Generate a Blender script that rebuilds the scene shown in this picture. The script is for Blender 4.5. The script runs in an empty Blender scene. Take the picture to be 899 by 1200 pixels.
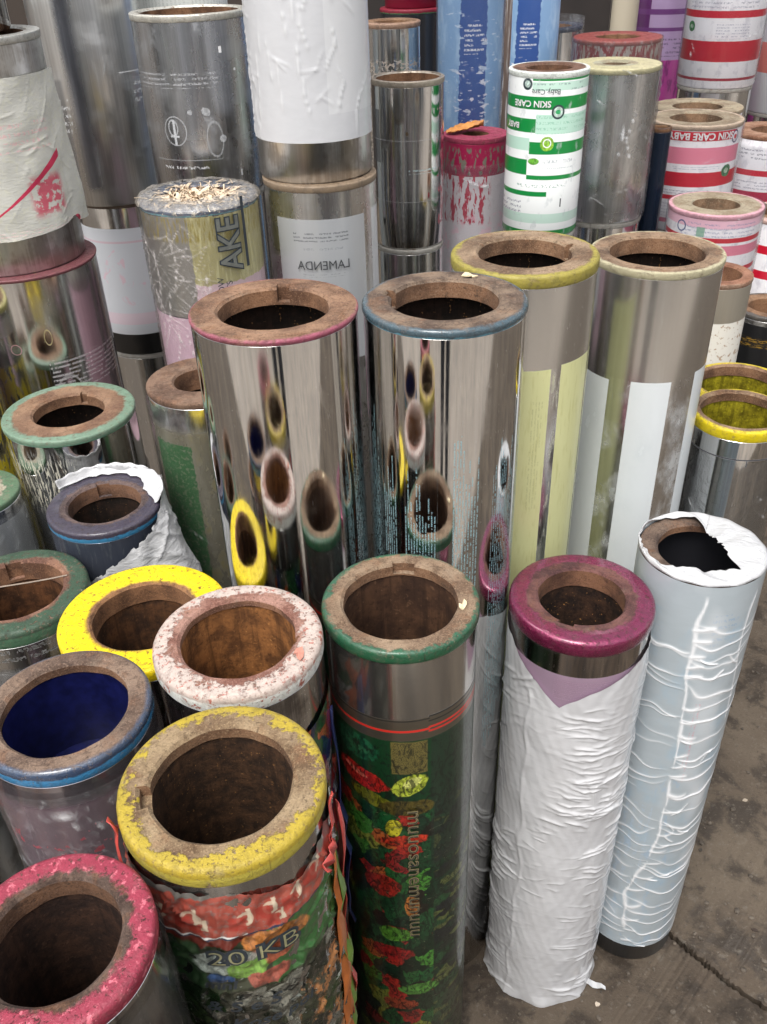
import bpy, bmesh, math, random
import numpy as np
from mathutils import Vector, Matrix

random.seed(7)
rng = np.random.default_rng(11)
S = bpy.context.scene
COL = S.collection
R_ = math.radians

# ------------------------------------------------------------------ camera
CAM_H, F_PX, PITCH, ROLL = 1.533, 1050.0, R_(34), R_(-2)
PW, PH = 899.0, 1200.0
c_, s_ = math.cos(PITCH), math.sin(PITCH)
right0, up0, FW = Vector((1, 0, 0)), Vector((0, s_, c_)), Vector((0, c_, -s_))
RT = right0 * math.cos(ROLL) + up0 * math.sin(ROLL)
UP = -right0 * math.sin(ROLL) + up0 * math.cos(ROLL)
cam_d = bpy.data.cameras.new('camera')
cam = bpy.data.objects.new('camera', cam_d)
COL.objects.link(cam)
m = Matrix((RT, UP, -FW)).transposed().to_4x4()
m.translation = (0, 0, CAM_H)
cam.matrix_world = m
cam_d.sensor_fit = 'VERTICAL'
cam_d.sensor_height = 24
cam_d.lens = 24 * F_PX / PH
cam_d.clip_start = 0.02
cam_d.clip_end = 500
S.camera = cam
S.render.resolution_x, S.render.resolution_y = 767, 1024

# ------------------------------------------------------------------ sky, sun, exposure
SUN_EL, SUN_AZ = R_(62), R_(205)          # azimuth: direction the light comes from, 0 = +Y, clockwise
wd = bpy.data.worlds.new('World')
S.world = wd
wd.use_nodes = True
wn = wd.node_tree
sky = wn.nodes.new('ShaderNodeTexSky')
sky.sky_type = 'NISHITA'
sky.sun_disc = False
sky.sun_elevation = SUN_EL
sky.sun_rotation = SUN_AZ
sky.dust_density = 4.0
sky.air_density = 1.2
hs = wn.nodes.new('ShaderNodeHueSaturation')
hs.inputs['Saturation'].default_value = 0.25
wn.links.new(sky.outputs[0], hs.inputs['Color'])
wn.links.new(hs.outputs[0], wn.nodes['Background'].inputs[0])
wn.nodes['Background'].inputs[1].default_value = 0.15
sl = bpy.data.lights.new('sun', 'SUN')
sl.energy = 1.0
sl.angle = R_(25)
sl.color = (1, 0.97, 0.92)
so = bpy.data.objects.new('sun', sl)
COL.objects.link(so)
sd = Vector((math.sin(SUN_AZ) * math.cos(SUN_EL), math.cos(SUN_AZ) * math.cos(SUN_EL), math.sin(SUN_EL)))
so.rotation_euler = sd.to_track_quat('Z', 'Y').to_euler()
so.location = (0, 0, 6)
S.view_settings.view_transform = 'Standard'
S.view_settings.look = 'None'
S.view_settings.gamma = 1
S.view_settings.use_curve_mapping = False
S.view_settings.exposure = 1.1


# ------------------------------------------------------------------ small helpers
def rgb(r, g, b):
    def f(x):
        x /= 255.0
        return x / 12.92 if x <= 0.04045 else ((x + 0.055) / 1.055) ** 2.4
    return (f(r), f(g), f(b), 1.0)


class NB:
    """Thin wrapper that builds shader node trees with plain calls."""
    def __init__(self, name):
        self.mat = bpy.data.materials.new(name)
        self.mat.use_nodes = True
        self.t = self.mat.node_tree
        self.t.nodes.clear()
        self.out = self.t.nodes.new('ShaderNodeOutputMaterial')

    def put(self, sock, v):
        if isinstance(v, bpy.types.NodeSocket):
            self.t.links.new(v, sock)
        elif isinstance(v, (tuple, list)):
            sock.default_value = tuple(v)[:len(sock.default_value)]
        else:
            sock.default_value = v

    def m(self, op, a, b=0.0, c=0.0, clamp=False):
        n = self.t.nodes.new('ShaderNodeMath')
        n.operation = op
        n.use_clamp = clamp
        self.put(n.inputs[0], a)
        self.put(n.inputs[1], b)
        self.put(n.inputs[2], c)
        return n.outputs[0]

    def add(s, a, b): return s.m('ADD', a, b)
    def sub(s, a, b): return s.m('SUBTRACT', a, b)
    def mul(s, a, b): return s.m('MULTIPLY', a, b)
    def mx(s, a, b): return s.m('MAXIMUM', a, b)
    def mn(s, a, b): return s.m('MINIMUM', a, b)

    def step(s, x, e0, e1):
        n = s.t.nodes.new('ShaderNodeMapRange')
        n.interpolation_type = 'SMOOTHSTEP'
        s.put(n.inputs['Value'], x)
        s.put(n.inputs['From Min'], e0)
        s.put(n.inputs['From Max'], e1)
        return n.outputs[0]

    def gt(s, x, e, w=0.0006): return s.step(x, e - w, e + w)
    def lt(s, x, e, w=0.0006): return s.sub(1.0, s.step(x, e - w, e + w))
    def band(s, x, a, b, w=0.0006): return s.mul(s.gt(x, a, w), s.lt(x, b, w))

    def xyz(s, v):
        n = s.t.nodes.new('ShaderNodeSeparateXYZ')
        s.put(n.inputs[0], v)
        return n.outputs

    def vec(s, x, y, z=0.0):
        n = s.t.nodes.new('ShaderNodeCombineXYZ')
        for i, q in enumerate((x, y, z)):
            s.put(n.inputs[i], q)
        return n.outputs[0]

    def uv(s):
        n = s.t.nodes.new('ShaderNodeUVMap')
        o = s.xyz(n.outputs[0])
        return o[0], o[1]

    def obj(s):
        return s.t.nodes.new('ShaderNodeTexCoord').outputs['Object']

    def noise(s, v, scale, detail=3, rough=0.55, dist=0.0):
        n = s.t.nodes.new('ShaderNodeTexNoise')
        s.put(n.inputs['Vector'], v)
        s.put(n.inputs['Scale'], scale)
        n.inputs['Detail'].default_value = detail
        n.inputs['Roughness'].default_value = rough
        n.inputs['Distortion'].default_value = dist
        return n.outputs['Fac']

    def noisec(s, v, scale, detail=2):
        n = s.t.nodes.new('ShaderNodeTexNoise')
        s.put(n.inputs['Vector'], v)
        n.inputs['Scale'].default_value = scale
        n.inputs['Detail'].default_value = detail
        return n.outputs['Color']

    def voro(s, v, scale, feature='F1', out='Distance'):
        n = s.t.nodes.new('ShaderNodeTexVoronoi')
        n.feature = feature
        s.put(n.inputs['Vector'], v)
        n.inputs['Scale'].default_value = scale
        return n.outputs[out]

    def white(s, v):
        n = s.t.nodes.new('ShaderNodeTexWhiteNoise')
        n.noise_dimensions = '2D'
        s.put(n.inputs['Vector'], v)
        return n.outputs['Value']

    def mix(s, f, a, b):
        n = s.t.nodes.new('ShaderNodeMix')
        n.data_type = 'RGBA'
        s.put(n.inputs[0], f)
        s.put(n.inputs[6], a)
        s.put(n.inputs[7], b)
        return n.outputs[2]

    def mixf(s, f, a, b):
        n = s.t.nodes.new('ShaderNodeMix')
        s.put(n.inputs[0], f)
        s.put(n.inputs[2], a)
        s.put(n.inputs[3], b)
        return n.outputs[0]

    def ramp(s, f, stops):
        n = s.t.nodes.new('ShaderNodeValToRGB')
        e = n.color_ramp.elements
        while len(e) < len(stops):
            e.new(0.5)
        for i, (p, col) in enumerate(stops):
            e[i].position = p
            e[i].color = col
        s.put(n.inputs[0], f)
        return n.outputs[0]

    def attr(s, name):
        n = s.t.nodes.new('ShaderNodeAttribute')
        n.attribute_name = name
        return n.outputs['Fac']

    def bump(s, h, strength=0.3, dist=0.001):
        n = s.t.nodes.new('ShaderNodeBump')
        n.inputs['Strength'].default_value = strength
        n.inputs['Distance'].default_value = dist
        s.put(n.inputs['Height'], h)
        return n.outputs[0]

    def bsdf(s, color, metal=0.0, rough=0.5, normal=None, coat=0.0, spec=None, coat_rough=0.08, coat_normal=None):
        n = s.t.nodes.new('ShaderNodeBsdfPrincipled')
        s.put(n.inputs['Base Color'], color)
        s.put(n.inputs['Metallic'], metal)
        s.put(n.inputs['Roughness'], rough)
        if normal is not None:
            s.put(n.inputs['Normal'], normal)
        if coat:
            s.put(n.inputs['Coat Weight'], coat)
            n.inputs['Coat Roughness'].default_value = coat_rough
            if coat_normal is not None:
                s.put(n.inputs['Coat Normal'], coat_normal)
        if spec is not None:
            n.inputs['Specular IOR Level'].default_value = spec
        return n.outputs[0]

    def done(s, sh):
        s.t.links.new(sh, s.out.inputs['Surface'])
        return s.mat


# ------------------------------------------------------------------ materials
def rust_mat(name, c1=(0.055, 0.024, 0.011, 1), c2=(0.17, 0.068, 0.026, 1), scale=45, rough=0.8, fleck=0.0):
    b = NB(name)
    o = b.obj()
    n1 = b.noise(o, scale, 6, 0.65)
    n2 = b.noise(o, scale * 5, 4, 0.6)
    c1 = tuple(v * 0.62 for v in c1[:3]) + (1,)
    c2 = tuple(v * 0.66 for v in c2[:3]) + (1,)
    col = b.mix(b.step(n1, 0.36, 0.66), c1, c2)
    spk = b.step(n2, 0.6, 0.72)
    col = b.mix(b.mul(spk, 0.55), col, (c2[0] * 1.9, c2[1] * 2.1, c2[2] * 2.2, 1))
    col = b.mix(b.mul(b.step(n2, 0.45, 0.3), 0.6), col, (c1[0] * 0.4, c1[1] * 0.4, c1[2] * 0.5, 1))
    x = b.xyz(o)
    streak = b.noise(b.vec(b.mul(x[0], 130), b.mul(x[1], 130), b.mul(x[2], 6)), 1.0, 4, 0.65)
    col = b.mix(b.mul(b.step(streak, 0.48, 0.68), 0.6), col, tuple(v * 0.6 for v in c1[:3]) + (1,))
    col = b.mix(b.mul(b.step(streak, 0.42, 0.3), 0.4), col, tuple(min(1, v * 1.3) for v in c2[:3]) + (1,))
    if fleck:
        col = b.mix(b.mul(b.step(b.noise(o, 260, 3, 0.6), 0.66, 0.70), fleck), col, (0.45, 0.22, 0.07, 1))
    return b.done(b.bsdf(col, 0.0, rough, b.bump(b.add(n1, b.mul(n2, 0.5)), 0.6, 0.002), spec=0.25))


def ring_mat(name, Rr, paint, thr=0.86, amp=0.5, rustA=(0.10, 0.048, 0.024, 1), rustB=(0.27, 0.15, 0.085, 1),
             prough=0.4, fleck=None, fleck_amt=0.0, dust=0.25, coat=0.0, pmetal=0.0, patch=55, edge=None):
    """Painted steel end ring: rust towards the hole, paint left on towards the rim."""
    b = NB(name)
    o0 = b.obj()
    x = b.xyz(o0)
    va = b.t.nodes.new('ShaderNodeVectorMath')
    b.put(va.inputs[0], o0)
    va.inputs[1].default_value = (len(bpy.data.materials) * .37, len(bpy.data.materials) * .71, 0)
    o = va.outputs[0]
    r = b.m('SQRT', b.add(b.mul(x[0], x[0]), b.mul(x[1], x[1])))
    rr = b.m('DIVIDE', r, Rr)
    n1 = b.noise(o, patch, 5, 0.65, 0.3)
    n2 = b.noise(o, 230, 4, 0.6)
    n3 = b.noise(o, 22, 3, 0.5)
    rustA = tuple(v * 0.72 for v in rustA[:3]) + (1,)
    rustB = (rustB[0] * 0.76, rustB[1] * 0.80, rustB[2] * 0.80, 1)
    rust = b.mix(b.step(n3, 0.36, 0.64), rustA, rustB)
    rust = b.mix(b.mul(b.step(b.noise(o, 34, 5, 0.7, 0.5), 0.52, 0.66), 0.35), rust, (0.17, 0.07, 0.028, 1))
    rust = b.mix(b.mul(b.step(n2, 0.5, 0.75), 0.4), rust, tuple(min(1, v * 1.5) for v in rustB[:3]) + (1,))
    arc = b.noise(b.vec(b.mul(rr, 26), b.mul(b.m('ARCTAN2', x[1], x[0]), 1.3), x[2]), 1.0, 4, 0.6)
    rust = b.mix(b.mul(b.step(arc, 0.5, 0.72), 0.45), rust, tuple(v * 0.75 for v in rustA[:3]) + (1,))
    rust = b.mix(b.mul(b.step(n2, 0.45, 0.3), 0.7), rust, tuple(v * 0.45 for v in rustA[:3]) + (1,))
    pk = b.add(rr, b.mul(b.sub(n1, 0.5), amp * 0.7))
    pk = b.add(pk, b.mul(b.sub(b.noise(o, 13, 2, 0.5), 0.5), amp * 0.6))
    pk = b.add(pk, b.mul(b.sub(n2, 0.5), amp * 0.35))
    pm = b.step(pk, thr - 0.03, thr + 0.03)
    gn_ = b.t.nodes.new('ShaderNodeNewGeometry')
    nz = b.m('ABSOLUTE', b.xyz(gn_.outputs['True Normal'])[2])
    inner = b.mul(b.lt(nz, 0.4, 0.1), b.lt(rr, 0.9, 0.01))
    pm = b.mul(pm, b.sub(1.0, inner))
    scr = b.step(b.noise(b.vec(b.mul(rr, 9), b.mul(b.m('ARCTAN2', x[1], x[0]), 22), 0.0), 1.0, 5, 0.75), 0.60, 0.66)
    pm = b.mul(pm, b.sub(1.0, b.mul(scr, 0.7)))
    rust = b.mix(b.mul(inner, 0.75), rust, b.mix(b.step(n3, 0.35, 0.65), (0.085, 0.038, 0.018, 1), (0.22, 0.105, 0.05, 1)))
    pcol = b.mix(b.step(n1, 0.3, 0.75), tuple(v * 0.78 for v in paint[:3]) + (1,), paint)
    if edge is not None:
        pcol = b.mix(b.step(b.add(x[2], b.mul(b.sub(n1, 0.5), 0.008)), -0.0075, -0.0095), pcol, edge)
    if fleck is not None:
        fl = b.step(b.noise(o, 140, 4, 0.7), 0.62 - 0.1 * fleck_amt, 0.70 - 0.1 * fleck_amt)
        pcol = b.mix(fl, pcol, fleck)
    n5 = b.noise(o, 620, 3, 0.6)
    n6 = b.noise(o, 75, 6, 0.72, 0.5)
    rust = b.mix(b.mul(b.step(n5, 0.54, 0.68), 0.38), rust, tuple(min(1, v * 1.7) for v in rustB[:3]) + (1,))
    rust = b.mix(b.mul(b.step(n5, 0.44, 0.32), 0.6), rust, tuple(v * 0.35 for v in rustA[:3]) + (1,))
    rust = b.mix(b.mul(b.step(n6, 0.52, 0.68), 0.6), rust, tuple(v * 0.55 for v in rustA[:3]) + (1,))
    pcol = b.mix(b.mul(b.step(n6, 0.50, 0.66), 0.5), pcol, tuple(v * 0.35 + 0.012 for v in paint[:3]) + (1,))
    pcol = b.mix(b.mul(b.step(n5, 0.58, 0.68), 0.3), pcol, tuple(min(1, v * 1.25 + 0.05) for v in paint[:3]) + (1,))
    chip = b.step(b.noise(o, 170, 5, 0.75), 0.575, 0.62)
    pm = b.mul(pm, b.sub(1.0, b.mul(chip, b.sub(0.9, b.mul(b.step(rr, 0.93, 0.99), 0.5)))))
    col = b.mix(pm, rust, pcol)
    dz = b.step(b.noise(o, 38, 6, 0.75), 0.52, 0.78)
    col = b.mix(b.mul(dz, b.mul(b.sub(1.0, b.mul(inner, 0.7)), dust)), col, (0.27, 0.22, 0.165, 1))
    rough = b.mixf(pm, 0.85, prough)
    rough = b.add(rough, b.mul(dz, 0.15))
    rough = b.add(rough, b.mul(b.step(n6, 0.45, 0.65), 0.25))
    h = b.add(b.add(b.add(b.mul(n1, 0.6), b.mul(n2, 0.5)), b.mul(pm, 0.5)), b.mul(n5, 0.3))
    return b.done(b.bsdf(col, b.mul(pm, pmetal), rough, b.bump(h, 0.8, 0.0018), coat=b.mul(pm, coat) if coat else 0.0, spec=0.4))


def shell_mat(name, layers=(), base=(0.74, 0.74, 0.73, 1), rough=0.13, grime=0.5, seed=0.0, coat=0.0, metal=1.0, bumps=0.05, stain=None):
    """Polished chrome printing shell; layers are prints on it: fn(b, u, v) -> (mask, colour, metal, rough)."""
    b = NB(name)
    u, v = b.uv()
    u0 = b.add(u, seed)
    st = b.noise(b.vec(b.mul(u0, 260), b.mul(v, 2.5)), 1.0, 4, 0.6)
    st2 = b.noise(b.vec(b.mul(u0, 30), b.mul(v, 6)), 1.0, 3, 0.5)
    sp = b.noise(b.vec(u0, v), 420, 3, 0.6)
    bl = b.noise(b.vec(u0, v), 14, 4, 0.6)
    col = b.mix(b.step(st, 0.35, 0.7), tuple(x * 0.84 for x in base[:3]) + (1,), base)
    if stain is not None:
        col = b.mix(b.mul(b.step(b.mul(bl, b.add(st, 0.5)), 0.44, 0.62), 0.7), col, stain)
    ro = b.add(rough, b.mul(b.step(st2, 0.45, 0.75), grime * 0.16))
    ro = b.add(ro, b.mul(b.step(bl, 0.5, 0.72), grime * 0.2))
    spot = b.step(sp, 0.70, 0.74)
    col = b.mix(b.mul(spot, 0.7), col, (0.16, 0.14, 0.12, 1))
    me = b.mul(b.sub(1.0, b.mul(spot, 0.8)), metal)
    ro = b.add(ro, b.mul(spot, 0.4))
    scr = b.step(b.noise(b.vec(b.mul(u0, 900), b.mul(v, 34)), 1.0, 2, 0.5), 0.70, 0.74)
    ro = b.add(ro, b.mul(scr, 0.18))
    hz = b.step(b.noise(b.vec(b.mul(u0, 1.4), b.mul(v, 0.7)), 26, 5, 0.68, 0.6), 0.55, 0.75)
    ro = b.add(ro, b.mul(hz, grime * 0.22))
    for fn in layers:
        mk, c2, m2, r2 = fn(b, u, v)
        col = b.mix(mk, col, c2)
        me = b.mixf(mk, me, m2)
        ro = b.mixf(mk, ro, r2)
    h = b.add(b.mul(st, 0.6), b.mul(bl, 1.2))
    return b.done(b.bsdf(col, me, ro, b.bump(h, bumps, 0.0008), coat=coat))


# print layers -------------------------------------------------------
def L_rect(u0, u1, v0, v1, col, metal=0.0, rough=0.35, amt=1.0, soft=0.0006, wob=0.0, fade=0.0):
    def fn(b, u, v):
        uu, vv = u, v
        if wob:
            n = b.noise(b.vec(u, v), 70, 4, 0.65)
            d = b.mul(b.sub(n, 0.5), wob)
            uu, vv = b.add(u, d), b.add(v, d)
        mk = b.mul(b.band(uu, u0, u1, soft), b.band(vv, v0, v1, soft))
        if fade:
            mk = b.mul(mk, b.sub(1.0, b.mul(b.step(b.noise(b.vec(u, v), 160, 5, 0.7), 0.5, 0.62), fade)))
        return b.mul(mk, amt), col, metal, rough
    return fn


def L_blob(u0, v0, ru, rv, col, rot=0.0, metal=0.0, rough=0.3, wob=0.4, amt=1.0, freq=60):
    cr, sr = math.cos(R_(rot)), math.sin(R_(rot))
    def fn(b, u, v):
        du, dv = b.sub(u, u0), b.sub(v, v0)
        x = b.m('DIVIDE', b.add(b.mul(du, cr), b.mul(dv, sr)), ru)
        y = b.m('DIVIDE', b.sub(b.mul(dv, cr), b.mul(du, sr)), rv)
        d = b.add(b.mul(x, x), b.mul(y, y))
        if wob:
            d = b.add(d, b.mul(b.sub(b.noise(b.vec(u, v), freq, 4, 0.6), 0.5), wob * 2))
        sh = b.noise(b.vec(u, b.mul(v, 0.7)), 130, 4, 0.7, 0.6)
        c2 = b.mix(b.step(sh, 0.35, 0.65), tuple(x * 0.45 for x in col[:3]) + (1,), tuple(min(1, x * 1.2) for x in col[:3]) + (1,))
        return b.mul(b.lt(d, 1.0, 0.12), amt), c2, metal, rough
    return fn


def L_ringmark(u0, v0, r, w, col, metal=0.0, rough=0.4, amt=1.0, asp=1.0):
    def fn(b, u, v):
        du, dv = b.m('DIVIDE', b.sub(u, u0), asp), b.sub(v, v0)
        d = b.m('SQRT', b.add(b.mul(du, du), b.mul(dv, dv)))
        return b.mul(b.band(d, r - w, r, 0.0004), amt), col, metal, rough
    return fn


def L_text(u0, u1, v0, v1, lh, col, vertical=False, amt=0.9, metal=0.0, rough=0.5, cw=0.0016, ragged=0.0, dens=0.5):
    """Rows of unreadably fine print."""
    def fn(b, u, v):
        a, c = (v, u) if vertical else (u, v)
        a0, a1 = (v0, v1) if vertical else (u0, u1)
        q = b.m('DIVIDE', c, lh)
        row = b.m('FLOOR', q)
        fr = b.m('FRACT', q)
        line = b.band(fr, 0.27, 0.73, 0.06)
        cwx = min(cw, lh * 0.3)
        n = b.noise(b.vec(b.m('DIVIDE', a, cwx), b.add(b.mul(q, 2.6), b.mul(row, 7.31))), 1.0, 1, 0.5)
        n2 = b.noise(b.vec(b.m('DIVIDE', a, cwx * 6), b.mul(row, 3.7)), 1.0, 0)
        glyph = b.mul(b.step(n, dens - 0.03, dens + 0.03), b.step(n2, 0.36, 0.4))
        rnd = b.white(b.vec(row, 3.3))
        st = b.add(a0, b.mul(rnd, ragged))
        en = b.sub(a1, b.mul(b.white(b.vec(row, 9.1)), ragged))
        box = b.mul(b.band(u, u0, u1), b.band(v, v0, v1))
        mk = b.mul(b.mul(line, glyph), b.mul(box, b.mul(b.m('GREATER_THAN', a, st), b.m('LESS_THAN', a, en))))
        return b.mul(mk, amt), col, metal, rough
    return fn


def L_noise(u0, u1, v0, v1, col, scale=80, lo=0.5, hi=0.56, su=1.0, sv=1.0, metal=0.0, rough=0.4, amt=1.0, soft=0.004, off=0.0, dist=0.0):
    def fn(b, u, v):
        n = b.noise(b.vec(b.mul(b.add(u, off), su), b.mul(v, sv)), scale, 4, 0.6, dist)
        mk = b.mul(b.step(n, lo, hi), b.mul(b.band(u, u0, u1, soft), b.band(v, v0, v1, soft)))
        return b.mul(mk, amt), col, metal, rough
    return fn


def L_cells(u0, u1, v0, v1, cols, scale=30, su=1.0, sv=1.0, metal=0.2, rough=0.3, amt=1.0, warp=0.012, off=0.0):
    """Painterly patches of colour (printed fruit and leaves)."""
    def fn(b, u, v):
        w = b.xyz(b.noisec(b.vec(u, v), 45, 3))
        uu = b.mul(b.add(b.add(u, off), b.mul(b.sub(w[0], 0.5), warp * 2)), su)
        vv = b.mul(b.add(v, b.mul(b.sub(w[1], 0.5), warp * 2)), sv)
        c = b.xyz(b.voro(b.vec(uu, vv), scale, 'F1', 'Color'))
        n = len(cols)
        st = []
        for i, q in enumerate(cols):
            st.append((i / n, q))
        rp = b.t.nodes.new('ShaderNodeValToRGB')
        rp.color_ramp.interpolation = 'CONSTANT'
        e = rp.color_ramp.elements
        while len(e) < n:
            e.new(0.5)
        for i, (p, q) in enumerate(st):
            e[i].position = p
            e[i].color = q
        b.put(rp.inputs[0], c[0])
        sh = b.noise(b.vec(uu, vv), scale * 4, 4, 0.7)
        col = b.mix(b.mul(b.step(sh, 0.6, 0.35), 0.6), rp.outputs[0], (0.004, 0.008, 0.004, 1))
        mk = b.mul(b.band(u, u0, u1, 0.0015), b.band(v, v0, v1, 0.0015))
        return b.mul(mk, amt), col, metal, rough
    return fn


def film_clear(name, tint=(0.975, 0.98, 0.985, 1), base=0.05, ridge=0.75, white=(0.85, 0.86, 0.87, 1), rough=0.12, haze=0.0):
    b = NB(name)
    tr = b.t.nodes.new('ShaderNodeBsdfTransparent')
    tr.inputs[0].default_value = tint
    u, v = b.uv()
    n = b.noise(b.vec(b.mul(u, 1.6), v), 60, 4, 0.6, 0.8)
    nrm = b.bump(n, 0.5, 0.004)
    fr = b.t.nodes.new('ShaderNodeFresnel')
    fr.inputs['IOR'].default_value = 1.45
    b.put(fr.inputs['Normal'], nrm)
    gl = b.bsdf(white, 0.0, rough, nrm, spec=0.8)
    k = b.add(b.mul(b.attr('ridge'), ridge), b.add(base, b.mul(b.step(n, 0.52, 0.75), haze)))
    gloss = b.t.nodes.new('ShaderNodeBsdfGlossy')
    gloss.inputs['Roughness'].default_value = rough
    b.put(gloss.inputs['Normal'], nrm)
    ms = b.t.nodes.new('ShaderNodeMixShader')
    b.put(ms.inputs[0], b.m('MULTIPLY', fr.outputs[0], 0.6, clamp=True))
    b.t.links.new(tr.outputs[0], ms.inputs[1])
    b.t.links.new(gloss.outputs[0], ms.inputs[2])
    m2 = b.t.nodes.new('ShaderNodeMixShader')
    b.put(m2.inputs[0], b.m('ADD', k, 0.0, clamp=True))
    b.t.links.new(ms.outputs[0], m2.inputs[1])
    b.t.links.new(gl, m2.inputs[2])
    return b.done(m2.outputs[0])


def film_white(name, base=(0.78, 0.78, 0.79, 1), ridgec=(0.85, 0.85, 0.86, 1), layers=(), rough=0.38, bump=0.25, bscale=55, coat=0.25):
    b = NB(name)
    u, v = b.uv()
    n = b.noise(b.vec(b.mul(u, 0.6), b.mul(v, 1.6)), bscale, 5, 0.6, 0.6)
    col = b.mix(b.step(n, 0.3, 0.7), tuple(x * 0.95 for x in base[:3]) + (1,), base)
    ro = rough
    for fn in layers:
        mk, c2, m2, r2 = fn(b, u, v)
        col = b.mix(mk, col, c2)
    col = b.mix(b.m('MULTIPLY', b.attr('ridge'), 1.0, clamp=True), col, ridgec)
    return b.done(b.bsdf(col, 0, ro, b.bump(n, bump, 0.003), coat=coat))


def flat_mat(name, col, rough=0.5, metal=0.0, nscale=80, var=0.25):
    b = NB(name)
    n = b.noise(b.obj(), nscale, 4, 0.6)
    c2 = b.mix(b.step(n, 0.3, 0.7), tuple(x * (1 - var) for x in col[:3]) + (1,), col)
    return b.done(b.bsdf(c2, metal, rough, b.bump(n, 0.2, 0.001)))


# ------------------------------------------------------------------ mesh helpers
def link(name, me, mat, parent=None):
    o = bpy.data.objects.new(name, me)
    COL.objects.link(o)
    if mat is not None:
        me.materials.append(mat)
    if parent is not None:
        o.parent = parent
    return o


def grid_mesh(name, P, UV, closed=False, attr=None, smooth=True):
    """P: (nv, nu, 3) points. Rows go down, columns go round."""
    nv, nu = P.shape[:2]
    verts = P.reshape(-1, 3)
    cols = nu if closed else nu - 1
    J, I = np.meshgrid(np.arange(nv - 1), np.arange(cols), indexing='ij')
    I2 = (I + 1) % nu
    quads = np.stack([J * nu + I, (J + 1) * nu + I, (J + 1) * nu + I2, J * nu + I2], -1).reshape(-1, 4)
    me = bpy.data.meshes.new(name)
    me.vertices.add(len(verts))
    me.vertices.foreach_set('co', verts.astype(np.float32).ravel())
    me.loops.add(quads.size)
    me.loops.foreach_set('vertex_index', quads.astype(np.int32).ravel())
    me.polygons.add(len(quads))
    me.polygons.foreach_set('loop_start', np.arange(0, quads.size, 4, dtype=np.int32))
    me.polygons.foreach_set('loop_total', np.full(len(quads), 4, np.int32))
    me.update(calc_edges=True)
    ul = me.uv_layers.new(name='UVMap')
    uvv = UV.reshape(-1, 2)[quads].copy()
    if closed:
        wrap = (I.ravel() == nu - 1)
        per = 2 * math.pi * WRAP_R[0]
        uvv[wrap, 2:, 0] += per
    ul.data.foreach_set('uv', uvv.astype(np.float32).ravel())
    if attr is not None:
        at = me.attributes.new('ridge', 'FLOAT', 'POINT')
        at.data.foreach_set('value', attr.astype(np.float32).ravel())
    if smooth:
        me.polygons.foreach_set('use_smooth', np.ones(len(quads), bool))
    me.validate()
    return me


WRAP_R = [0.1]


def lathe(name, prof, Rr, angs, rfun=None, sharp=None):
    """prof: list of (r, z); angs radians (0 faces the viewer, + to the viewer's right)."""
    WRAP_R[0] = Rr
    a = np.asarray(angs)
    P = np.zeros((len(prof), len(a), 3))
    UV = np.zeros((len(prof), len(a), 2))
    for j, (r, z) in enumerate(prof):
        rr = np.full(len(a), r) if rfun is None else rfun(j, r, a)
        P[j, :, 0] = rr * np.sin(a)
        P[j, :, 1] = -rr * np.cos(a)
        P[j, :, 2] = z
        UV[j, :, 0] = a * Rr
        UV[j, :, 1] = -z
    me = grid_mesh(name, P, UV, closed=True)
    return me


NSEG = 112
ANG = np.linspace(-math.pi, math.pi, NSEG, endpoint=False)


def sharp_by_angle(me, deg=32):
    me.set_sharp_from_angle(angle=R_(deg))


def thing(name, label, cat, loc, rz=0.0, group=None):
    o = bpy.data.objects.new(name, None)
    o.empty_display_size = 0.05
    COL.objects.link(o)
    o.location = loc
    o.rotation_euler = (0, 0, rz)
    o['label'] = label
    o['category'] = cat
    if group:
        o['group'] = group
    return o


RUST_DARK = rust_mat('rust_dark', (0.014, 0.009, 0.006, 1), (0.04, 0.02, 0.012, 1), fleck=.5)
RUST_MID = rust_mat('rust_mid')
RUST_E = rust_mat('rust_e', (0.055, 0.027, 0.016, 1), (0.12, 0.058, 0.03, 1), 30)
RUST_F = rust_mat('rust_f', (0.022, 0.013, 0.01, 1), (0.075, 0.036, 0.02, 1), 60, fleck=.8)
RUST_WARM = rust_mat('rust_warm', (0.16, 0.066, 0.024, 1), (0.40, 0.165, 0.052, 1))
CHROME = shell_mat('chrome_plain')
REG = {}
DROP = 0.047      # tops were measured from a viewpoint this much higher above the ground


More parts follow.
